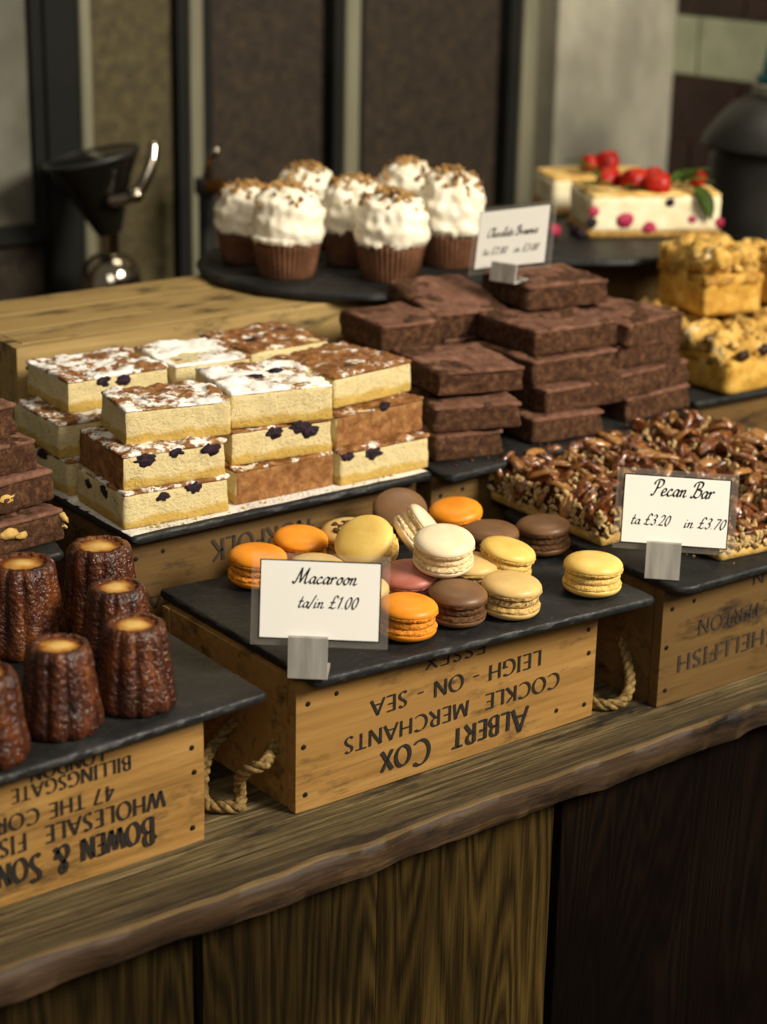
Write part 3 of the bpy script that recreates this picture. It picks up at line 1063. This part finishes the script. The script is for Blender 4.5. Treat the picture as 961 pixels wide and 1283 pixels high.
BH = .0268
b0, b1, b2, b3 = [Z0 + BH * i for i in range(4)]
brownie('bottom brownie of the low stack touching the blueberry cakes', (.352, .262), .078, .1, BH, -12, b0, 1)
brownie('second brownie of the low stack touching the blueberry cakes', (.358, .272), .094, .1, BH, -20, b1, 2)
brownie('broken brownie tilted on the low stack beside the blueberry cakes', (.374, .288), .105, .1, BH - .001, -8, b2 + .0035, 3, (1.5, 3))
brownie('brownie with a cracked flat top behind the tilted broken one', (.378, .385), .076, .095, BH + .003, -8, b2 + .0275, 4, (0, 0))
brownie('lower brownie hidden behind the low stack', (.372, .392), .09, .085, b2 + .0265 - b0, -8, b0, 22)
brownie('bottom brownie of the middle stack, narrow and pale fronted', (.474, .254), .088, .1, BH, -9, b0, 5)
brownie('second brownie up in the middle stack', (.494, .258), .104, .1, BH, -4, b1, 6)
brownie('third brownie up in the middle stack with dark front edge', (.492, .276), .112, .1, BH, -3, b2, 7)
brownie('top brownie of the middle stack with a broad smooth crust', (.503, .288), .112, .105, BH + .001, -4, b3, 8)
brownie('bottom brownie of the stack nearest the crumble squares', (.612, .258), .1, .1, BH, 4, b0, 9)
brownie('middle brownie of the stack nearest the crumble squares', (.605, .262), .108, .1, BH, 3, b1, 10)
brownie('third brownie of the stack nearest the crumble squares', (.612, .278), .098, .1, BH, 0, b2, 23)
brownie('top brownie of the stack nearest the crumble squares, dark corner', (.618, .268), .108, .108, BH - .002, 10, b3 - .001, 11)
brownie('lower brownie hidden at the rear of the middle stack', (.474, .398), .09, .09, BH * 3, 0, b0, 24)
brownie('lower brownie hidden at the rear of the right stack', (.59, .39), .105, .09, BH * 4, 0, b0, 25)
brownie('wedge like brownie leaning behind the chocolate price card', (.459, .402), .094, .098, BH + .003, -6, b3 + .010, 12, (12, 0))
brownie('flat brownie on top at the rear beneath the cheesecake board edge', (.556, .360), .108, .095, BH + .001, -8, b3 + BH + .001, 13)
for i, (lab, x, y, wd, d, yaw, n) in enumerate((('bottom nutty brownie of the stack above the caneles', -.172, .255, .118, .1, 7, 8), ('second nutty brownie of the stack above the caneles', -.168, .272, .118, .095, 10, 5),
                                      ('third nutty brownie of the stack above the caneles', -.176, .285, .112, .095, 6, 1), ('top nutty brownie of the stack above the caneles', -.186, .30, .115, .095, 8, 0))):
    brownie(lab, (x, y), wd, d, BH + .002, yaw, Z0 + (BH + .002) * i, 40 + i, (0, 0), n, 'nutty brownie squares')


# ------------------------------------------------------------------ caneles
def canele_proto():
    t = thing('canele', '', 'cake', (0, 0, 0), 0, 'caneles on the slate')

    def rm(a, r, z):
        k = .10 * (1 - .5 * max(0, (z - .062) / .012)) if z < .074 else .05
        f = abs(cos(a * 6)) ** .55
        return r * (1 - k + k * f) + N.noise(V((cos(a) * 3, sin(a) * 3, z * 120))) * .0011
    prof = [(0, 0), (.027, 0), (.0305, .002), (.0315, .007), (.0308, .014), (.0296, .022), (.0283, .030), (.0272, .038), (.0263, .046), (.0255, .053), (.0248, .059), (.0238, .0635), (.0215, .0665), (.018, .067), (.0165, .0655)]
    link('crust', lathe(prof, 96, rm), M_CANELE, t)
    link('custard_top', lathe([(.0178, .0645), (.0165, .0655), (.013, .0645), (.008, .0655), (0, .066)], 40, lambda a, r, z: r + N.noise(V((cos(a) * 2, sin(a) * 2, z * 50))) * .0008), M_CUSTARD, t)
    return t


proto = canele_proto()
for i, (lab, x, y, s, rz) in enumerate((
        ('canele nearest the right corner of its slate with bright custard top', -.128, .030, 1.0, .3),
        ('front canele second from the right corner with small custard top', -.194, .026, 1.0, 1.0),
        ('front canele mostly cut off by the photo edge', -.262, .012, 1.0, 2.2),
        ('canele with browned custard rim standing behind the corner one', -.098, .108, .98, .7),
        ('tall canele against the side of the crate lettered NORFOLK', -.072, .180, 1.1, 1.4),
        ('dark glossy canele behind the front row at the photo edge', -.145, .176, 1.12, 1.9))):
    o = proto if i == 0 else copy_tree(proto)
    o['label'] = lab
    o.location = (x, y, .1218)
    o.rotation_euler = (0, 0, rz)
    o.scale = (s, s, s)


# ------------------------------------------------------------------ macaroons
def macaron_proto(kind):
    t = thing('macaroon', '', 'macaroon', (0, 0, 0), 0, 'macaroons on the slate')
    ms, mf, mi = MAC[kind]

    def shell(flip):
        bm = bmesh.new()
        sgn = -1 if flip else 1

        def rm(a, r, z):
            if .0045 < abs(z) < .0073:
                return r + N.noise(V((cos(a) * 16, sin(a) * 16, z * 900 + (7 if flip else 0)))) * .0016 + N.noise(V((cos(a) * 40, sin(a) * 40, z * 2000))) * .0006
            return r
        prof = [(0, .0025), (.020, .0025), (.0228, .0030), (.0243, .0046), (.0252, .0053), (.0250, .0062), (.0254, .0070), (.0247, .0074), (.0252, .0078), (.02535, .0088), (.0248, .0105), (.0233, .0124), (.0205, .0141), (.0165, .0153), (.0115, .0160), (.006, .0163), (0, .0164)]
        prof = [(r, z * sgn) for r, z in prof]
        lathe(prof, 56, rm, bm)
        for f in bm.faces:
            if abs(f.calc_center_median().z) < .0074:
                f.material_index = 1
        bmesh.ops.recalc_face_normals(bm, faces=bm.faces)
        return bm
    link('top_shell', shell(False), [ms, mf], t)
    link('bottom_shell', shell(True), [ms, mf], t)
    link('filling', lathe([(0, -.0036), (.0215, -.0036), (.0232, -.0018), (.0236, 0), (.0232, .0018), (.0215, .0036), (0, .0036)], 56, lambda a, r, z: r + N.noise(V((cos(a) * 9, sin(a) * 9, z * 300))) * .001), mi, t)
    return t


protos = {}
HM = .0164
macs = [
    # label, kind, centre, axis tilt (x, y, z of the axis), scale
    ('brown macaroon leaning at the back of the pile by the NORFOLK crate', 'brown', (.262, .203, .149), (-.28, -.42, .86), 1.02),
    ('bright orange macaroon at the back of the pile', 'orange', (.302, .168, .1475), (-.12, -.05, 1), 1.0),
    ('cream macaroon standing tilted on its edge in the pile', 'cream', (.220, .120, .164), (.66, -.40, .62), 1.0),
    ('cream macaroon lying on top at the front of the pile', 'cream', (.188, .048, .1755), (-.10, -.16, 1), 1.04),
    ('pale macaroon with a broken top showing brown filling', 'tan', (.190, .187, .1435), (-.08, -.05, 1), 1.0),
    ('large yellow macaroon leaning on its side beside the tilted cream one', 'yellow', (.163, .124, .162), (-.55, -.22, .80), 1.06),
    ('brown macaroon lying between the orange one at the back and the other brown one', 'brown', (.297, .112, .1428), (0, 0, 1), 1.03),
    ('brown macaroon lying outermost at the rear right of the pile', 'brown', (.349, .0975, .1428), (-.03, .03, 1), 1.0),
    ('pale yellow macaroon propped on two others at the right of the pile', 'yellow', (.258, .046, .1535), (.16, -.14, 1), .98),
    ('tan macaroon lying flat at the front right of the pile', 'tan', (.222, -.002, .1430), (.03, -.05, 1), 1.03),
    ('dark brown macaroon at the front between the orange and tan ones', 'brown', (.173, .010, .1428), (.0, -.06, 1), .99),
    ('orange macaroon in front of the pile next to the Macaroon price card', 'orange', (.119, .010, .1428), (.02, -.03, 1), 1.0),
    ('dusky pink macaroon half buried in the pile', 'pink', (.165, .066, .1445), (-.1, -.1, 1), .98),
    ('orange macaroon at the far left behind the Macaroon price card', 'orange', (.085, .180, .1428), (.02, -.04, 1), 1.02),
    ('orange macaroon half hidden above the Macaroon price card', 'orange', (.141, .194, .1445), (.0, -.1, 1), .98),
    ('pale yellow macaroon hidden behind the Macaroon price card', 'tan', (.114, .130, .1428), (.05, -.02, 1), 1.0),
    ('yellow macaroon alone at the right corner of the slate', 'yellow', (.316, -.004, .1428), (.02, -.01, 1), 1.03),
    ('pale macaroon peeping out at the right edge of the Macaroon price card', 'tan', (.113, .068, .1428), (.0, .0, 1), 1.0),
    ('pale macaroon squeezed beneath the cream one on top', 'tan', (.226, .056, .1435), (-.02, .0, 1), .98),
]
for lab, kind, c, ax, s in macs:
    if kind not in protos:
        o = protos[kind] = macaron_proto(kind)
    else:
        o = copy_tree(protos[kind])
    o['label'] = lab
    o.location = c
    o.scale = (s, s, s)
    o.rotation_euler = V(ax).to_track_quat('Z', 'Y').to_euler()
    if 'broken' in lab:
        broken = o
bm = bmesh.new()
rr = random.Random(5)
for i in range(60):
    a, q = rr.random() * 6.3, rr.random() ** .5 * .0165
    blob(bm, (q * cos(a) + .004, q * sin(a) * .8 - .005, .0152), .0035, 1, 1, .6, .5, rr.random() * 9, 1)
link('exposed_filling', bm, MAC['brown'][1], broken)

# ------------------------------------------------------------------ cupcakes
def cupcake(label, x, y, s, seed, tall=1.0):
    t = thing('cupcake', label, 'cupcake', (x, y, .2855), random.Random(seed).random() * 6, 'frosted chocolate cupcakes')
    t.scale = (s, s, s)
    n = 40

    def rm(a, r, z):
        return r * (1 + .035 * (abs(((a * n / 2 / pi) % 1) - .5) * 4 - 1) * (z > .0005))
    link('paper_case', lathe([(0, .0), (.029, .0), (.0300, .001), (.0330, .016), (.0360, .032), (.0378, .041), (.0365, .041), (.034, .036)], n * 6, rm), M_PAPER, t)
    link('cake', lathe([(.036, .036), (.0372, .0395), (.0368, .043), (.030, .046), (0, .047)], 48), M_BROWNIE, t)
    prof = [(.030, .040), (.0385, .040), (.0408, .044), (.0410, .050), (.0402, .058), (.0390, .066), (.0368, .075), (.0330, .084), (.0275, .091), (.0200, .096), (.0110, .0985), (0, .0995)]
    prof = [(r, .04 + (z - .04) * tall) for r, z in prof]
    rr = random.Random(seed)
    sd = rr.random() * 20
    coarse = prof
    prof = [(V(a).lerp(V(b), i / 5)) for a, b in zip(coarse, coarse[1:]) for i in range(5)] + [V(coarse[-1])]
    prof = [(q[0], q[1]) for q in prof]

    def fr(a, r, z):
        p = V((cos(a) * r, sin(a) * r, z))
        e = N.noise(p * 42 + V((sd, 0, 0))) * .0048 + N.noise(p * 110 + V((0, sd, 0))) * .0030 + .0014 * sin(z * 300 + a * 2 + sd)
        if z < .046:
            e += N.noise(V((cos(a) * 14, sin(a) * 14, sd))) * .003
        return (cos(a) * (r + e), sin(a) * (r + e), z + e * .5 - (abs(N.noise(V((cos(a) * 16, sin(a) * 16, sd)))) * .006 if z < .0405 else 0))
    link('frosting', lathe(prof, 90, fr), M_CREAM, t)
    for nm, m, cnt, lo in (('nut_crumbs', M_SHAV, 80, .15), ('chocolate_bits', M_SHAVD, 12, .1)):
        bm = bmesh.new()
        for i in range(cnt):
            a = rr.random() * 6.283
            u = min(.98, lo * rr.random() + rr.random() ** .9 * .86)
            rad = .0385 * u
            zz = next((z0 + (z1 - z0) * (rad - r0) / (r1 - r0) for (r0, z0), (r1, z1) in zip(prof, prof[1:]) if z0 > .05 and r1 <= rad <= r0), .06) + .0022
            blob(bm, (rad * cos(a), rad * sin(a), zz), .0016 + rr.random() * .0026, 1.4, .8, .8, .6, rr.random() * 9, 1, Euler((rr.random() * 3, rr.random() * 3, rr.random() * 3)))
        o = link(nm, bm, m, t, False)
        o['kind'] = 'stuff'
    return t


cupcake('leftmost frosted cupcake at the edge of the round slate', .436, .722, .90, 1, 1.0)
cupcake('large frosted cupcake in front on the left of the round slate', .428, .628, 1.02, 2, 1.0)
cupcake('frosted cupcake in the middle of the ring behind the two front ones', .537, .648, .98, 3, 1.02)
cupcake('front cupcake with sugar specks on its paper case', .516, .550, 1.04, 4, .9)
cupcake('tall frosted cupcake right behind the chocolate price card', .624, .575, 1.02, 5, 1.15)
cupcake('cupcake at the rear heaped with nut crumbs', .545, .757, .95, 6, 1.05)
cupcake('cupcake at the rear right with smooth frosting side', .640, .678, 1.0, 7, 1.1)


# ------------------------------------------------------------------ pecan bars
def pecan_half_mesh():
    bm = bmesh.new()
    g = bmesh.ops.create_icosphere(bm, subdivisions=3, radius=1)
    for v in g['verts']:
        p = v.co.copy()
        q = V((p.x * .0138, p.y * .0062 * (1 - .12 * p.x), max(p.z, -.3) * .0052))
        if p.z > 0:
            q.z *= 1 - .45 * math.exp(-(p.y / .16) ** 2)
            q.z *= 1 + .22 * sin(p.x * 9 + abs(p.y) * 5)
        v.co = q
    me = bpy.data.meshes.new('pecan_half')
    bm.to_mesh(me)
    bm.free()
    me.materials.append(M_PECAN)
    me.polygons.foreach_set('use_smooth', [True] * len(me.polygons))
    return me


PEC = pecan_half_mesh()


def pecan_bar(label, x, y, wd, d, yaw, z, seed, h=.036, n=30):
    t = thing('pecan_bar', label, 'pecan bar', (x, y, z), R(yaw), 'pecan bars on the slate')
    link('oat_base', slab(wd, d, .010, .004, .003, .0018, 130, seed, fine=.001), M_OAT, t)
    o = link('caramel_layer', slab(wd * .985, d * .985, h - .009, .004, .005, .0028, 80, seed + 3, fine=.001), M_CARAMEL, t)
    o.location = (0, 0, .009)
    rr = random.Random(seed)
    bm = bmesh.new()
    for i in range(330):
        f = rr.random()
        zz = .009 + rr.random() * (h - .010)
        if f < .55:
            c = (-wd / 2, (rr.random() - .5) * d, zz)
        elif f < .78:
            c = ((rr.random() - .5) * wd, -d / 2, zz)
        else:
            c = ((rr.random() - .5) * wd, (rr.random() - .5) * d, h + rr.random() * .004)
        blob(bm, c, .0016 + rr.random() * .0024, 1.3, .8, .8, .9, rr.random() * 20, 1, Euler((rr.random() * 3, rr.random() * 3, rr.random() * 3)))
    o = link('chopped_nuts', bm, M_CHOP, t, False)
    o['kind'] = 'stuff'
    nx_ = max(2, int(round(wd / .022)))
    ny_ = max(2, int(round(d / .018)))
    for i in range(nx_):
        for j in range(ny_):
            p = bpy.data.objects.new('pecan_half', PEC)
            COL.objects.link(p)
            p.parent = t
            p.location = ((i + .5) / nx_ * wd - wd / 2 + rr.uniform(-.004, .004), (j + .5) / ny_ * d - d / 2 + rr.uniform(-.004, .004), h + .002 + rr.random() * .004)
            p.rotation_euler = (rr.uniform(-1., 1.), rr.uniform(-.8, .8), rr.uniform(-1.4, 1.4) + (pi / 2 if rr.random() < .3 else 0))
            k = rr.uniform(.85, 1.2)
            p.scale = (k, k, k)
    for j in range(5):
        p = bpy.data.objects.new('pecan_half', PEC)
        COL.objects.link(p)
        p.parent = t
        p.location = (-wd / 2, (j + .5) / 5 * d - d / 2, h * .72)
        p.rotation_euler = (rr.uniform(-.5, .5), -pi / 2 + rr.uniform(-.5, .5), rr.uniform(-.6, .6))
    return t


SZ = .1262
pecan_bar('pecan bar nearest the macaroon pile, its nutty cut side showing', .448, .158, .085, .17, -2, SZ, 1)
pecan_bar('pecan bar standing second from the macaroons behind the Pecan Bar card', .545, .162, .085, .16, 3, SZ, 2, .038)
pecan_bar('pecan bar against the crumble crate, third from the macaroons', .645, .158, .09, .16, 0, SZ, 3, .044)
pecan_bar('front pecan bar poking out beneath the Pecan Bar card', .512, .020, .085, .085, -6, SZ, 4, .026)
pecan_bar('front pecan bar at the photo edge beside the Pecan Bar card', .615, .026, .09, .09, 4, SZ, 5, .040)


# ------------------------------------------------------------------ crumble squares
def crumble(label, x, y, wd, d, h, yaw, z, seed, raisins=0, sugar=1):
    t = thing('crumble_square', label, 'cake', (x, y, z), R(yaw), 'apple crumble squares')
    rr = random.Random(seed)
    link('pastry', slab(wd, d, h * .62, .005, .006, .0022, 70, seed, fine=.0007), M_PASTRY, t)
    o = link('apple_layer', slab(wd * 1.005, d * 1.005, h * .16, .005, .003, .0028, 60, seed + 9, fine=.001), M_APPLE, t)
    o.location = (0, 0, h * .44)
    bm = bmesh.new()
    for i in range(int(wd * d * 16000)):
        blob(bm, ((rr.random() - .5) * wd * .88, (rr.random() - .5) * d * .88, h * (.64 + rr.random() * .26)), .004 + rr.random() ** 2 * .012, 1, 1, .8, 1.1, rr.random() * 20, 2, Euler((rr.random() * 3, rr.random() * 3, 0)))
    o = link('crumble_topping', bm, M_CRUMBLE, t)
    o['kind'] = 'stuff'
    for i in range(raisins):
        bm = bmesh.new()
        blob(bm, (0, 0, 0), .008, 1.3, .6, .8, .4, rr.random() * 9, 2)
        o = link('raisin', bm, M_RAISIN, t)
        o.location = ((i + .5) / raisins * wd - wd / 2, -d / 2 - .001, h * (.55 + .25 * rr.random()))
    return t


crumble('crumble square in front on its slate, studded with raisins', .838, .318, .110, .096, .064, 0, Z0, 1, 3)
crumble('lower crumble square at the photo edge beside the raisin studded one', .962, .318, .108, .096, .064, 0, Z0, 2, 2)
crumble('lower crumble square hidden behind the raisin studded one', .838, .424, .110, .092, .064, 0, Z0, 3)
crumble('lower crumble square hidden at the rear of the crumble slate', .962, .424, .108, .092, .064, 0, Z0, 4)
crumble('tall sugared crumble square on top, nearest the brownies', .884, .402, .085, .10, .078, -12, Z0 + .0665, 5)
crumble('crumble square on top at the photo edge with browned lid', .992, .362, .09, .12, .070, -4, Z0 + .0665, 6)


# ------------------------------------------------------------------ cheesecakes
def strawberry(t, loc, rot, s=1):
    bm = lathe([(0, -.014), (.005, -.012), (.0095, -.005), (.011, .002), (.0095, .008), (.005, .0105), (0, .011)], 20, lambda a, r, z: r * (1 + .04 * sin(a * 5 + z * 900)))
    o = link('strawberry', bm, M_STRAW, t)
    o.location = loc
    o.rotation_euler = rot
    o.scale = (s, s, s)


def leaf(t, loc, rot, s=1):
    bm = bmesh.new()
    n = 8
    rows = []
    for i in range(n + 1):
        u = i / n
        wv = .0075 * sin(pi * min(1, u * .93 + .06)) ** .8
        rows.append([bm.verts.new((u * .03, k * wv, .004 * sin(u * 3) - abs(k) * -.0016 - u * u * .004)) for k in (-1, -.5, 0, .5, 1)])
    for a, b in zip(rows, rows[1:]):
        for k in range(4):
            bm.faces.new((a[k], b[k], b[k + 1], a[k + 1]))
    bmesh.ops.solidify(bm, geom=bm.faces[:], thickness=.0006)
    o = link('mint_leaf', bm, M_LEAF, t)
    o.location = loc
    o.rotation_euler = rot
    o.scale = (s, s, s)


def cheesecake(label, x, y, wd, d, h, yaw, seed, spots):
    t = thing('cheesecake_slice', label, 'cheesecake', (x, y, .2855), R(yaw), 'cheesecake slices')
    link('biscuit_base', slab(wd * 1.02, d * 1.02, .009, .006, .003, .0022, 120, seed, fine=.001), M_BISC, t)
    o = link('filling', slab(wd, d, h - .009, .006, .006, .0016, 60, seed + 2), M_CHEESE, t)
    o.location = (0, 0, .0075)
    o = link('browned_top', slab(wd * .985, d * .985, .005, .005, .0022, .001, 60, seed + 4, top_amp=.002), M_CHTOP, t)
    o.location = (0, 0, h - .0045)
    for u, v, s, k in spots:
        bm = bmesh.new()
        blob(bm, (0, 0, 0), .009 * s, 1, .32, .9, .25, u * 9, 2)
        o = link('blueberry' if k == 'b' else 'raspberry', bm, M_BERRY if k == 'b' else M_RASP, t)
        o.location = ((u - .5) * wd, -d / 2, v * h)
    return t


ch = cheesecake('front strawberry cheesecake piece with raspberries in its cut side', .978, .612, .172, .110, .055, -29, 1,
                [(.27, .42, 1.25, 'r'), (.455, .24, 1.0, 'r'), (.78, .42, .7, 'r'), (.60, .82, .7, 'b'), (.03, .62, .8, 'r'), (.02, .36, .8, 'b'), (.985, .35, .8, 'r')])
ht = .056
strawberry(ch, (-.018, -.01, ht + .008), (1.5, .2, .4), 1.7)
strawberry(ch, (.006, -.032, ht + .007), (1.6, .1, 1.3), 1.6)
strawberry(ch, (-.045, .018, ht + .006), (1.4, .3, 2.4), 1.5)
strawberry(ch, (.02, .03, ht + .006), (1.5, .3, -.5), 1.4)
strawberry(ch, (.069, .0, ht + .009), (.4, .3, 0), 1.0)
for l_, r_, s in (((-.05, -.035, ht + .004), (0, 0, 2.7), 1.1), ((-.04, -.04, ht + .005), (0, .2, .2), 1.0), ((-.055, .0, ht + .006), (0, -.3, 2.2), 1.0), ((.03, -.02, ht + .006), (0, -.3, .6), 1.2), ((.035, -.03, ht + .006), (0, -.2, -.2), 1.1), ((.05, -.045, ht + .008), (.3, .9, -.8), 1.2), ((.04, .01, ht + .004), (0, -.4, .2), 1.0), ((.05, -.01, ht + .01), (0, -.5, -.4), .9)):
    leaf(ch, l_, r_, s * 1.35)
cb = cheesecake('rear cheesecake piece half hidden by the front one', 1.035, .762, .15, .1, .050, -27, 5, [(.5, .8, .7, 'b')])
strawberry(cb, (.012, -.005, ht + .008), (1.5, .2, .9), 1.5)
strawberry(cb, (-.01, -.0, ht + .006), (1.5, .2, -.9), 1.1)
leaf(cb, (-.02, -.02, ht + .004), (0, -.2, 2.4), 1.2)
leaf(cb, (-.005, -.03, ht + .003), (0, .0, 2.9), 1.0)
for lab, cx, cy, r_, m in (('loose blueberry on the round board by the front cheesecake', .868, .612, .0075, M_BERRY), ('loose raspberry half on the round board by the front cheesecake', .848, .640, .009, M_RASP), ('second loose blueberry touching the cheesecake corner', .878, .634, .0075, M_BERRY)):
    bm = bmesh.new()
    blob(bm, (0, 0, 0), r_, 1, 1, .9, .15, 3, 3)
    o = link('raspberry' if m is M_RASP else 'blueberry', bm, m)
    o.location = (cx, cy, .2855 + r_ * .86)
    tag(o, lab, 'berry', 'loose berries')


# ------------------------------------------------------------------ price cards
def price_card(label, loc, rz, lean, lines, roll=0, wd=.093, ht_=.0605, off=.008, lift=.030):
    t = thing('price_card', label, 'price card', loc, rz, 'price cards on metal stands')
    bm = bmesh.new()
    pts = [(-.004, 0), (-.016, 0), (-.017, .001), (-.0135, lift + .004), (-.0125, lift + .0052), (-.0112, lift + .0042), (-.0142, .0022), (-.004, .0022), (.013, .0022), (.013, 0)]
    va = [bm.verts.new((-.0155, y, z)) for y, z in pts]
    vb = [bm.verts.new((.0155, y, z)) for y, z in pts]
    for i in range(len(pts)):
        j = (i + 1) % len(pts)
        bm.faces.new((va[i], va[j], vb[j], vb[i]))
    bm.faces.new(va[::-1])
    bm.faces.new(vb)
    bmesh.ops.recalc_face_normals(bm, faces=bm.faces)
    link('stand', bm, M_ALU, t, False)
    bm = box(-.0155, .0155, -.0100, -.0005, lift - .020, lift + .004)
    mt = M.Translation((off, -.009, lift - .004)) @ M.Rotation(lean, 4, 'X') @ M.Rotation(roll, 4, 'Y')
    bm.free()
    s = link('sleeve', box(-wd / 2 - .0075, wd / 2 + .0075, -.0011, .0011, -.001, ht_ + .0115, bev=.0008), M_SLEEVE, t, False)
    c = link('card', box(-wd / 2, wd / 2, -.0019, -.0013, .0055, .0055 + ht_), M_CARD, t, False)
    b = link('border', box(-wd / 2 - .001, wd / 2 + .001, -.00155, -.00125, .0045, .0065 + ht_), M_CARDB, t, False)
    for o in (s, c, b):
        o.matrix_local = mt
    for ln in lines:
        lettering([ln], t, mt @ FRONT(0, -.0021, .0055), M_INK, SCR, thick=.13, thin=.045, nib=R(40), slant=.32, gap=.02)
    return t


price_card('Macaroon price card on a metal stand at the slate corner', (.010, -.004, SZ), R(-41), R(-14), [('Macaroon', .004, .0435, .0125, .049), ('ta/in £1.00', .006, .0245, .0105, .046)])
price_card('Pecan Bar price card on a metal stand before the pecan bars', (.400, -.008, SZ), R(-47), R(-14), [('Pecan Bar', .005, .0435, .0145, .055), ('ta £3.20', -.022, .0165, .0105, .034), ('in £3.70', .026, .0165, .0105, .036)], off=.008)
price_card('Chocolate Brownie price card leaning on top of the brownies', (.559, .395, b3 + BH * 2 + .0025), R(-72), R(-34), [('Chocolate Brownie', .0, .036, .011, .060), ('ta £2.80', -.019, .0155, .009, .028), ('in £3.00', .018, .0155, .009, .028)], roll=R(-14), wd=.082, ht_=.068, off=.004, lift=.016)

# ------------------------------------------------------------------ things at the back
g = thing('coffee_grinder', 'blurred coffee grinder with dark hopper and steel dome behind the long pale crate', 'coffee grinder', (.475, 1.11, .001), R(-30))
link('body', lathe([(0, 0), (.042, 0), (.042, .165), (.0415, .185), (.037, .205), (.026, .219), (.012, .225), (.012, .255), (0, .255)], 40), M_CHROME, g, True, 50)
hp = link('hopper', lathe([(0, .0), (.016, .0), (.020, .008), (.046, .070), (.062, .098), (.064, .104), (.060, .106), (0, .108)], 40), M_BLACKGL, g, True, 40)
hp.location = (0, 0, .25)
hp.rotation_euler = (0, R(-12), 0)
rm_ = link('rim', lathe([(.061, .100), (.065, .101), (.065, .106), (.061, .107), (.061, .100)], 40), M_KETTLE, g)
rm_.location = (0, 0, .25)
rm_.rotation_euler = (0, R(-12), 0)
bm = bmesh.new()
blob(bm, (0, 0, 0), .011, 1, 1, 1, 0, 0, 3)
kn = link('knob', bm, M_CHROME, g)
kn.location = (.035, -.052, .31)
bm = bmesh.new()
tube(bm, smooth_pts([(.0, -.040, .30), (.035, -.05, .31), (.055, -.045, .345), (.060, -.035, .375)]), .008, 10)
link('lever', bm, M_CHROME, g)
tp = thing('brass_tap', 'small brass tap with a pale handle behind the leftmost cupcake', 'tap', (.651, 1.146, .0005), 0)
link('column', lathe([(0, 0), (.024, 0), (.024, .006), (.011, .012), (.011, .28), (.016, .285), (.016, .305), (0, .307)], 24), M_KETTLE, tp, True, 40)
bm = bmesh.new()
tube(bm, smooth_pts([(0, 0, .295), (.0, -.045, .298), (0, -.062, .285), (0, -.064, .262)]), .011, 12)
link('spout', bm, M_BRASS, tp)
bm = bmesh.new()
tube(bm, [(0, 0, .30), (.0, -.008, .33), (0.0, -.03, .35)], .006, 10)
link('handle', bm, M_CHROME, tp)

k = thing('soup_kettle', 'black domed soup kettle standing against the tiled wall', 'soup kettle', (1.392, .735, 0), 0)
link('body', lathe([(0, 0), (.105, 0), (.112, .006), (.112, .33), (.106, .345), (.1, .347), (0, .347)], 56), M_KETTLE, k, True, 40)
link('lid', lathe([(.100, .346), (.124, .347), (.126, .352), (.122, .362), (.104, .388), (.085, .408), (.066, .418), (.045, .423), (0, .424)], 56), M_KETTLE, k, True, 40)
link('lid_collar', lathe([(.050, .420), (.058, .423), (.058, .436), (.050, .440), (.0, .441)], 40), M_GREY, k, True, 40)
tb = thing('teal_tub', 'teal plastic tub upturned on the lid of the black kettle', 'tub', (1.392, .735, .441), R(-20))
link('tub', lathe([(.047, 0), (.0475, .004), (.038, .07), (.034, .076), (0, .078)], 36), M_TEAL, tb, True, 50)
link('rim', lathe([(.047, 0), (.0535, 0), (.054, .007), (.0475, .008), (.047, 0)], 36), M_TEAL, tb, True, 50)

# crumbs that nobody could count
rr = random.Random(11)
for nm, lab, m, reg, z, cnt in (('crumbs', 'yellow cake crumbs along the front of the sugared slate', M_SPONGE, (.0, .32, .246, .258), .1697, 30), ('crumbs', 'dark brownie crumbs on the brownie slate', M_BROWNIE, (.36, .70, .232, .256), .1697, 60), ('crumbs', 'nut crumbs scattered on the pecan slate', M_CHOP, (.42, .70, -.035, .06), .1264, 40), ('crumbs', 'pale pastry crumbs beside the crumble squares', M_PASTRY, (.745, .80, .36, .46), .1697, 40)):
    bm = bmesh.new()
    for i in range(cnt):
        blob(bm, (rr.uniform(reg[0], reg[1]), rr.uniform(reg[2], reg[3]), z + .0008), rr.uniform(.0006, .0022), 1, 1, .8, .6, rr.random() * 9, 1)
    tag(link(nm, bm, m, None, False), lab, 'crumbs', None, 'stuff')
